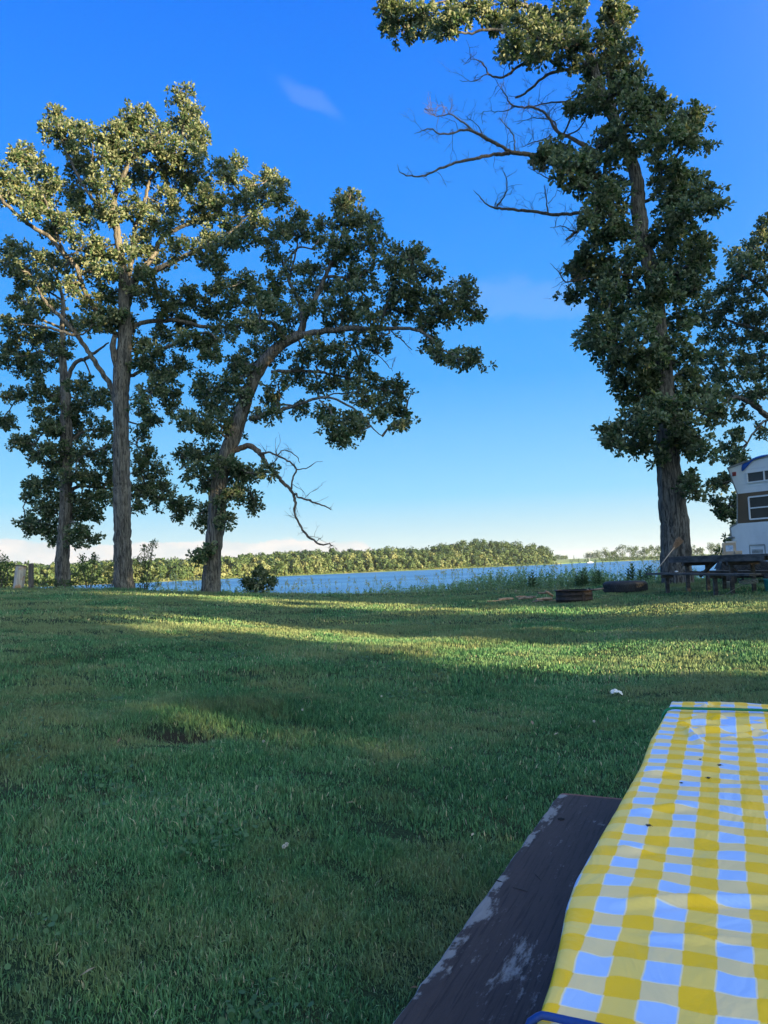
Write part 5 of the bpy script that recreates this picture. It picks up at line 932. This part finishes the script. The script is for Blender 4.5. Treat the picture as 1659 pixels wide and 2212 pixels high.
# table cloth
def clf(nt, b, O, v, ge, out):
    a1 = nt.nodes.new('ShaderNodeAttribute'); a1.attribute_name = 'cu'; a2 = nt.nodes.new('ShaderNodeAttribute'); a2.attribute_name = 'cv'
    cmb = nt.nodes.new('ShaderNodeCombineXYZ'); nt.links.new(a1.outputs['Fac'], cmb.inputs[0]); nt.links.new(a2.outputs['Fac'], cmb.inputs[1]); UV = cmb.outputs[0]
    w1 = noise(nt, UV, 14, 2, .5); w2 = noise(nt, UV, 9, 2, .5, (1, 1, 1), .3)
    u = M_(nt, 'ADD', a1.outputs['Fac'], M_(nt, 'MULTIPLY_ADD', w1, .008, -.004)); vv = M_(nt, 'ADD', a2.outputs['Fac'], M_(nt, 'MULTIPLY_ADD', w2, .034, -.017))
    def band(x, per, off): 
        f_ = M_(nt, 'FRACT', M_(nt, 'DIVIDE', M_(nt, 'ADD', x, -off+per*.25+per*20), per)); d = M_(nt, 'ABSOLUTE', M_(nt, 'SUBTRACT', f_, .25)); d2 = M_(nt, 'SUBTRACT', 1, d); return M_(nt, 'MINIMUM', d, d2)
    du = band(u, .079, .012); dv = band(vv, .0822, .546)       # 0 at the centre of a white band, .25 at its edge
    wu = smooth(nt, du, .262, .238); wv = smooth(nt, dv, .262, .238)
    cell = mixc(nt, wu, mixc(nt, wv, (.95, .56, .003), (.88, .62, .13)), mixc(nt, wv, (.84, .64, .31), (.40, .58, .92)))
    rim = M_(nt, 'MULTIPLY', M_(nt, 'MULTIPLY', smooth(nt, du, .285, .262), smooth(nt, dv, .285, .262)), M_(nt, 'SUBTRACT', 1, M_(nt, 'MULTIPLY', wu, wv)))
    cell = mixc(nt, M_(nt, 'MULTIPLY', rim, .6), cell, (.80, .82, .80))
    fiber = noise(nt, UV, 900, 2, .5, (1, .3, 1)); mot = noise(nt, UV, 22, 4, .6)
    cell = mixc(nt, M_(nt, 'MULTIPLY_ADD', mot, .3, -.05), cell, mixc(nt, 1., cell, (.80, .78, .74), 'MULTIPLY'))
    setc(nt, b.inputs['Base Color'], cell); b.inputs['Roughness'].default_value = .40; b.inputs['Specular IOR Level'].default_value = .3
    cr = noise(nt, UV, 7, 4, .55, (1, .6, 1), .9); bump(nt, b, M_(nt, 'ADD', M_(nt, 'MULTIPLY', cr, 1), M_(nt, 'MULTIPLY', fiber, .02)), .8, .014)
CLOTH = mat('checked_oilcloth', clf)
ev = [-.06, .175, .539, .832, 1.08, 1.349, 1.529, 1.621, 1.73, 1.82, 1.92, 2.0]; eb = [.006, .008, .019, .015, .023, .033, .039, .034, .021, .012, .006, .006]
nv, nu = 330, 150; Wt = .77
vv = np.linspace(-.015, 1.965, nv); th_ = 0
bul = np.interp(vv, ev, eb); 
for _ in range(4): bul[1:-1] = (bul[:-2]+2*bul[1:-1]+bul[2:])/4
V = np.zeros((nv, nu, 3)); CU = np.zeros((nv, nu)); CV = np.zeros((nv, nu))
def hgt(u, v):
    h = .0034*snoise(u, v, k=14, seed=41)+.0016*snoise(u, v, k=40, seed=42)
    def fold(u0, v0, u1, v1, amp, wd_):   # a crease from one point to another
        d = np.array([u1-u0, v1-v0]); L = np.hypot(*d); d /= L; s = (u-u0)*d[0]+(v-v0)*d[1]; n = (u-u0)*-d[1]+(v-v0)*d[0]
        env = np.clip(s/L*4, 0, 1)*np.clip((1-s/L)*4, 0, 1); return 1.5*amp*env*(np.exp(-(n/wd_)**2)-.35*np.exp(-((n-wd_*1.6)/wd_)**2))
    for f_ in ((.0, .20, .30, .33, .008, .012), (.02, .33, .20, .24, .007, .010), (.05, .44, .34, .30, .009, .014), (.12, .62, .06, .38, .008, .012), (.22, .40, .50, .60, .009, .014), (.2, .28, .6, .22, .007, .011), (.16, .50, .30, .36, .006, .009), (.30, .68, .42, .40, .007, .012),
               (.02, 1.62, .26, 1.50, .006, .010), (.06, 1.70, .22, 1.66, .003, .008), (.25, 1.55, .32, 1.46, .004, .008), (.0, 1.2, .12, 1.12, .004, .015), (.0, .9, .10, .86, .004, .012), (.0, 1.40, .08, 1.36, .004, .015), (.45, .9, .7, .7, .006, .014), (.1, .1, .12, .0, .007, .010), (.4, .42, .7, .5, .007, .012)): h = h+fold(*f_)
    return h
for i, v in enumerate(vv):
    b_ = bul[i]; drop = .16+.012*math.sin(v*9)+.008*math.sin(v*23)
    # cross section from the left hem up, over the edge, across, and down on the right
    wav = .010*math.sin(v*17)+.006*math.sin(v*41+1)
    sec = [(-b_*.55+wav*.9, .752-drop), (-b_*.8+wav*.6, .752-drop*.66), (-b_*.95+wav*.2, .752-drop*.33), (-b_, .745), (-b_*.90, .753), (-b_*.55, .7575), (0.0, .7595)]
    ue = np.array(sec); top_u = np.linspace(0, Wt, 90)[1:]; top = np.stack([top_u, np.full(89, .7595)], 1); hr = .16+.01*math.sin(v*13)
    rt = np.array([(Wt+.008, .752), (Wt+.012, .74), (Wt+.014+wav, .74-hr*.5), (Wt+.012-wav, .74-hr)])
    pr_ = spline(np.vstack([np.c_[ue, np.zeros(len(ue))]]), .006)[:, :2]; full = np.vstack([pr_, top, rt])
    seg = np.concatenate([[0], np.cumsum(np.hypot(*np.diff(full, axis=0).T))]); k0 = seg[len(pr_)-1]; t = np.linspace(0, 1, nu)
    # even spacing with more points near the left edge
    tt2 = np.interp(t, [0, .35, .92, 1], [0, (k0+.02)/seg[-1], (seg[len(pr_)+88])/seg[-1], 1])*seg[-1]
    uu = np.interp(tt2, seg, full[:, 0]); zz = np.interp(tt2, seg, full[:, 1]); hh = hgt(uu, v)*np.clip((uu+.03)/.04, 0, 1)
    q = A_[None]+rr_[None]*uu[:, None]+tt_[None]*v; V[i] = np.stack([q[:, 0], q[:, 1], zz+hh+.001], 1); CU[i] = tt2-k0-.011*v+.000; CV[i] = v
# far end turned down
nf = 14; ext = np.zeros((nf, nu, 3)); ecv = np.zeros((nf, nu)); 
for k in range(nf):
    a = (nf-k)/nf; 
    for j in range(nu):
        z0_ = V[0, j, 2]; d = a*.10; ov = .012*min(1, a*4); zz = z0_-max(0, d-.01); ext[k, j] = V[0, j]-tt_*ov; ext[k, j, 2] = zz if z0_ > .72 else z0_
    ecv[k] = vv[0]-a*.10
V = np.concatenate([ext, V]); CU = np.concatenate([np.repeat(CU[:1], nf, 0), CU]); CV = np.concatenate([ecv, CV]); nv2 = len(V)
m = MB(); i, j = np.meshgrid(np.arange(nv2-1), np.arange(nu-1), indexing='ij'); i = i.ravel(); j = j.ravel(); m.add(V.reshape(-1, 3), [np.stack([i*nu+j, i*nu+j+1, (i+1)*nu+j+1, (i+1)*nu+j], 1)])
o = m.build('tablecloth', CLOTH, None, True)
for nm, arr in (('cu', CU), ('cv', CV)):
    at = o.data.attributes.new(nm, 'FLOAT', 'POINT'); at.data.foreach_set('value', arr.ravel().astype(np.float32))
tag(o, 'yellow and pale blue checked plastic tablecloth over the near table', 'tablecloth')
def cord(name, pts, r_, col, label):
    def cf(nt, b, O, v, ge, out): setc(nt, b.inputs['Base Color'], mixc(nt, noise(nt, O, 300, 2), col, tuple(c*.6 for c in col))); b.inputs['Roughness'].default_value = .5
    m = MB(); m.tube(spline(pts, .01), r_, 10); o = m.build(name, mat(name+'_mat', cf), None, True); tag(o, label, 'cord'); return o
cord('cord', [N_(-.020, .19, .60), N_(-.022, .178, .70), N_(-.014, .172, .752), N_(.008, .166, .7705), N_(.06, .162, .7715), N_(.2, .156, .774), N_(.4, .150, .774), N_(.7, .146, .772), N_(.775, .146, .766), N_(.795, .146, .70), N_(.79, .15, .60)], .0042, (.0, .22, .08), 'green elastic cord stretched across the far end of the tablecloth')
cord('cord', [N_(-.018, 1.94, .60), N_(-.018, 1.935, .70), N_(-.014, 1.93, .750), N_(-.002, 1.924, .766), N_(.03, 1.921, .767), N_(.2, 1.925, .768), N_(.5, 1.925, .768), N_(.775, 1.93, .766), N_(.795, 1.93, .70), N_(.79, 1.93, .6)], .0042, (.0, .045, .26), 'blue elastic cord stretched across the near end of the tablecloth')
FLY = worn('fly_body', (.01, .01, .01), (.025, .02, .02), .4, 200); 
def wf(nt, b, O, v, ge, out): setc(nt, b.inputs['Base Color'], (.12, .11, .10)); b.inputs['Alpha'].default_value = .7; b.inputs['Roughness'].default_value = .3
WING = mat('fly_wing', wf)
for i, (x, y, ang, lb) in enumerate([(1225, 830, .3, 'fly on the pale stripe, furthest right of the insects on the cloth'), (1120, 945, 1.9, 'fly with spread legs near the middle of the insects on the cloth'), (875, 990, 2.6, 'tiny fly beside a white check left of the middle'), (585, 1375, .1, 'fly nearest the worn bench side of the cloth'), (1050, 778, 1.2, 'tiny fly furthest up the tablecloth')]):
    px, py = 1261.7+.2394*x, 1453.7+.2394*y; q = PZ(px, py, .764); uvx = np.array([(q-A_) @ rr_, (q-A_) @ tt_]); q = PZ(px, py, .7605+float(hgt(uvx[0], uvx[1]))+.0012); k = .75 if 'tiny' in lb else 1.15
    e_ = empty('fly', q, lb, 'fly', 'flies on the tablecloth'); d = np.array([math.cos(ang), math.sin(ang), 0]); n_ = np.array([-d[1], d[0], 0]); m = MB()
    m.tube([q-d*.0045*k, q-d*.003*k, q, q+d*.0022*k, q+d*.0025*k, q+d*.004*k], [.0003, .0016*k, .0019*k, .0011*k, .0014*k, .0004], 8)
    for s_ in (-1, 1):
        for l in (-.0015, 0, .0015): m.tube([q+d*l, q+d*l*2+n_*s_*.0028*k+np.array([0, 0, .001]), q+d*l*3+n_*s_*.0045*k-np.array([0, 0, .001])], .0002*k+.00008, 4)
    m.build('body', FLY, e_, True)
    for s_ in (-1, 1): m = MB(); w0 = q+d*.001+np.array([0, 0, .0016*k]); m.add([w0, w0-d*.0035*k+n_*s_*.0032*k, w0-d*.0062*k+n_*s_*.0024*k, w0-d*.005*k+n_*s_*.0006*k], [np.array([[0, 1, 2, 3]])]); m.build('wing', WING, e_)

# ------------------------------------------------------------ bits on the lawn
def GP(px, py):
    z = .1
    for _ in range(12): q = PZ(px, py, z); z = float(hz(q[0], q[1]))
    return q
q = GP(1332, 1508); RNG = np.random.default_rng(2); m = MB(); n = 9
gx, gy = np.meshgrid(np.linspace(-.042, .042, n), np.linspace(-.03, .03, n), indexing='ij'); zz = .045-.5*np.abs(gx+.01)-.35*np.abs(gy)+.006*RNG.normal(size=gx.shape)
i, j = np.meshgrid(np.arange(n-1), np.arange(n-1), indexing='ij'); i = i.ravel(); j = j.ravel()
m.add(np.stack([q[0]+gx+.004*RNG.normal(size=gx.shape), q[1]+gy, q[2]+.022+zz], -1).reshape(-1, 3), [np.stack([i*n+j, (i+1)*n+j, (i+1)*n+j+1, i*n+j+1], 1)])
o = m.build('paper_scrap', worn('paper', (.74, .74, .70), (.62, .62, .58), .8, 20)); md = o.modifiers.new('s', 'SOLIDIFY'); md.thickness = .0015; tag(o, 'crumpled white paper scrap on the lawn left of the tablecloth corner', 'paper')
PET = worn('clover_petal', (.62, .62, .56), (.5, .45, .40), .8, 100); STM = worn('clover_stem', (.05, .1, .03), (.07, .13, .04), .7)
FL = [(1285, 1590, 'lone clover flower between the paper scrap and the tablecloth'), (615, 1882, 'clover flower nearest the viewer in the dark lawn'), (570, 1635, 'clover flower right of the bare dirt hollow'), (654, 1562, 'clover flower above and right of the bare hollow'), (620, 1877, 'second clover flower beside the nearest one'),
      (825, 1530, 'clover flower in mid lawn, alone at centre'), (602, 1310, 'clover flower near the leaning oak, far left of the row'), (930, 1325, 'distant clover flower in the dark strip'), (780, 1330, 'distant clover flower left of centre in the dark strip'), (1390, 1306, 'pale clover flower on the bare patch by the tyre'), (1310, 1318, 'clover flower in front of the fire ring'), (700, 1300, 'clover flower in the sunlit strip left of centre')]
for px, py, lb in FL:
    q = GP(px, py); e_ = empty('clover_flower', q, lb, 'flower', 'white clover flowers in the lawn'); m = MB(); m.tube([q, q+np.array([.004, 0, .05]), q+np.array([0, .002, .085])], .0012, 5); m.build('stem', STM, e_)
    c_ = q+np.array([0, .002, .09]); m = MB(); k = 90; d = RNG.normal(size=(k, 3)); d /= np.linalg.norm(d, axis=1)[:, None]; s_ = np.cross(d, RNG.normal(size=(k, 3))); s_ /= np.linalg.norm(s_, axis=1)[:, None]
    Vv = np.stack([c_+d*.002, c_+d*.006+s_*.0015, c_+d*.0095, c_+d*.006-s_*.0015], 1).reshape(-1, 3); m.add(Vv, [np.arange(k)[:, None]*4+np.array([[0, 1, 2, 3]])]); m.build('flower_head', PET, e_)

RNG = np.random.default_rng(66); m = MB()
for q_ in range(520):
    y0 = math.sqrt(RNG.uniform(1.2**2, 13**2)); x0 = y0*RNG.uniform(-.62, .62)
    if snoise(x0, y0, k=1.6, seed=50) < .12: continue
    for k in range(RNG.integers(8, 26)):
        x = x0+RNG.normal(0, .07); y = y0+RNG.normal(0, .07); z = float(hz(x, y))+RNG.uniform(.018, .042); r_ = RNG.uniform(.006, .012)*(1+y0*.04); n_ = RNG.normal(size=3)*.35+np.array([0, -.25, 1]); n_ /= np.linalg.norm(n_)
        a0 = RNG.uniform(0, 6.28); u = np.cross(n_, (math.cos(a0), math.sin(a0), 0)); u /= np.linalg.norm(u); v = np.cross(n_, u); c_ = np.array([x, y, z])
        m.add([c_+r_*(math.cos(t)*u+math.sin(t)*v) for t in np.arange(6)*1.047], [np.arange(6)[None]], RNG.uniform(.2, .9))
o = m.build('clover_leaves', MILK); tag(o, 'patches of low round clover leaves among the mown grass', 'clover', kind='stuff')
m = MB()
for q_ in range(260):
    y = math.sqrt(RNG.uniform(1.3**2, 16**2)); x = y*RNG.uniform(-.6, .6); z = float(hz(x, y))+RNG.uniform(.02, .04); L = RNG.uniform(.012, .035)*(1+y*.03); a = RNG.uniform(0, 3.14); d = np.array([math.cos(a), math.sin(a), RNG.normal(0, .2)]); n_ = np.cross(d, (0, .3, 1)); n_ /= np.linalg.norm(n_); c_ = np.array([x, y, z])
    m.add([c_-d*L, c_+n_*L*.28, c_+d*L, c_-n_*L*.28+np.array([0, 0, .004])], [np.array([[0, 1, 2, 3]])], RNG.uniform())
def df(nt, b, O, v, ge, out): setc(nt, b.inputs['Base Color'], ramp(nt, v, [(0, (.10, .06, .035)), (.6, (.22, .16, .09)), (1, (.36, .31, .22))])); b.inputs['Roughness'].default_value = .8
o = m.build('leaf_litter', mat('dead_leaf', df)); tag(o, 'scattered dead leaf scraps and straw bits on the lawn', 'leaf litter', kind='stuff')
# ------------------------------------------------------------ air
m = MB(); m.box((600, 6500, 74), (19000, 15500, 160)); 
def hzf(nt, b, O, v, ge, out):
    nt.nodes.remove(b); p = nt.nodes.new('ShaderNodeVolumePrincipled'); p.inputs['Density'].default_value = HAZE_D; p.inputs['Color'].default_value = (.86, .93, 1.0, 1); p.inputs['Anisotropy'].default_value = .2
    nt.links.new(p.outputs[0], out.inputs['Volume'])
HAZE_D = .00006
o = m.build('haze', mat('haze_air', hzf)); o['kind'] = 'stuff'; tag(o, 'thin pale evening haze over the lake and far shore')
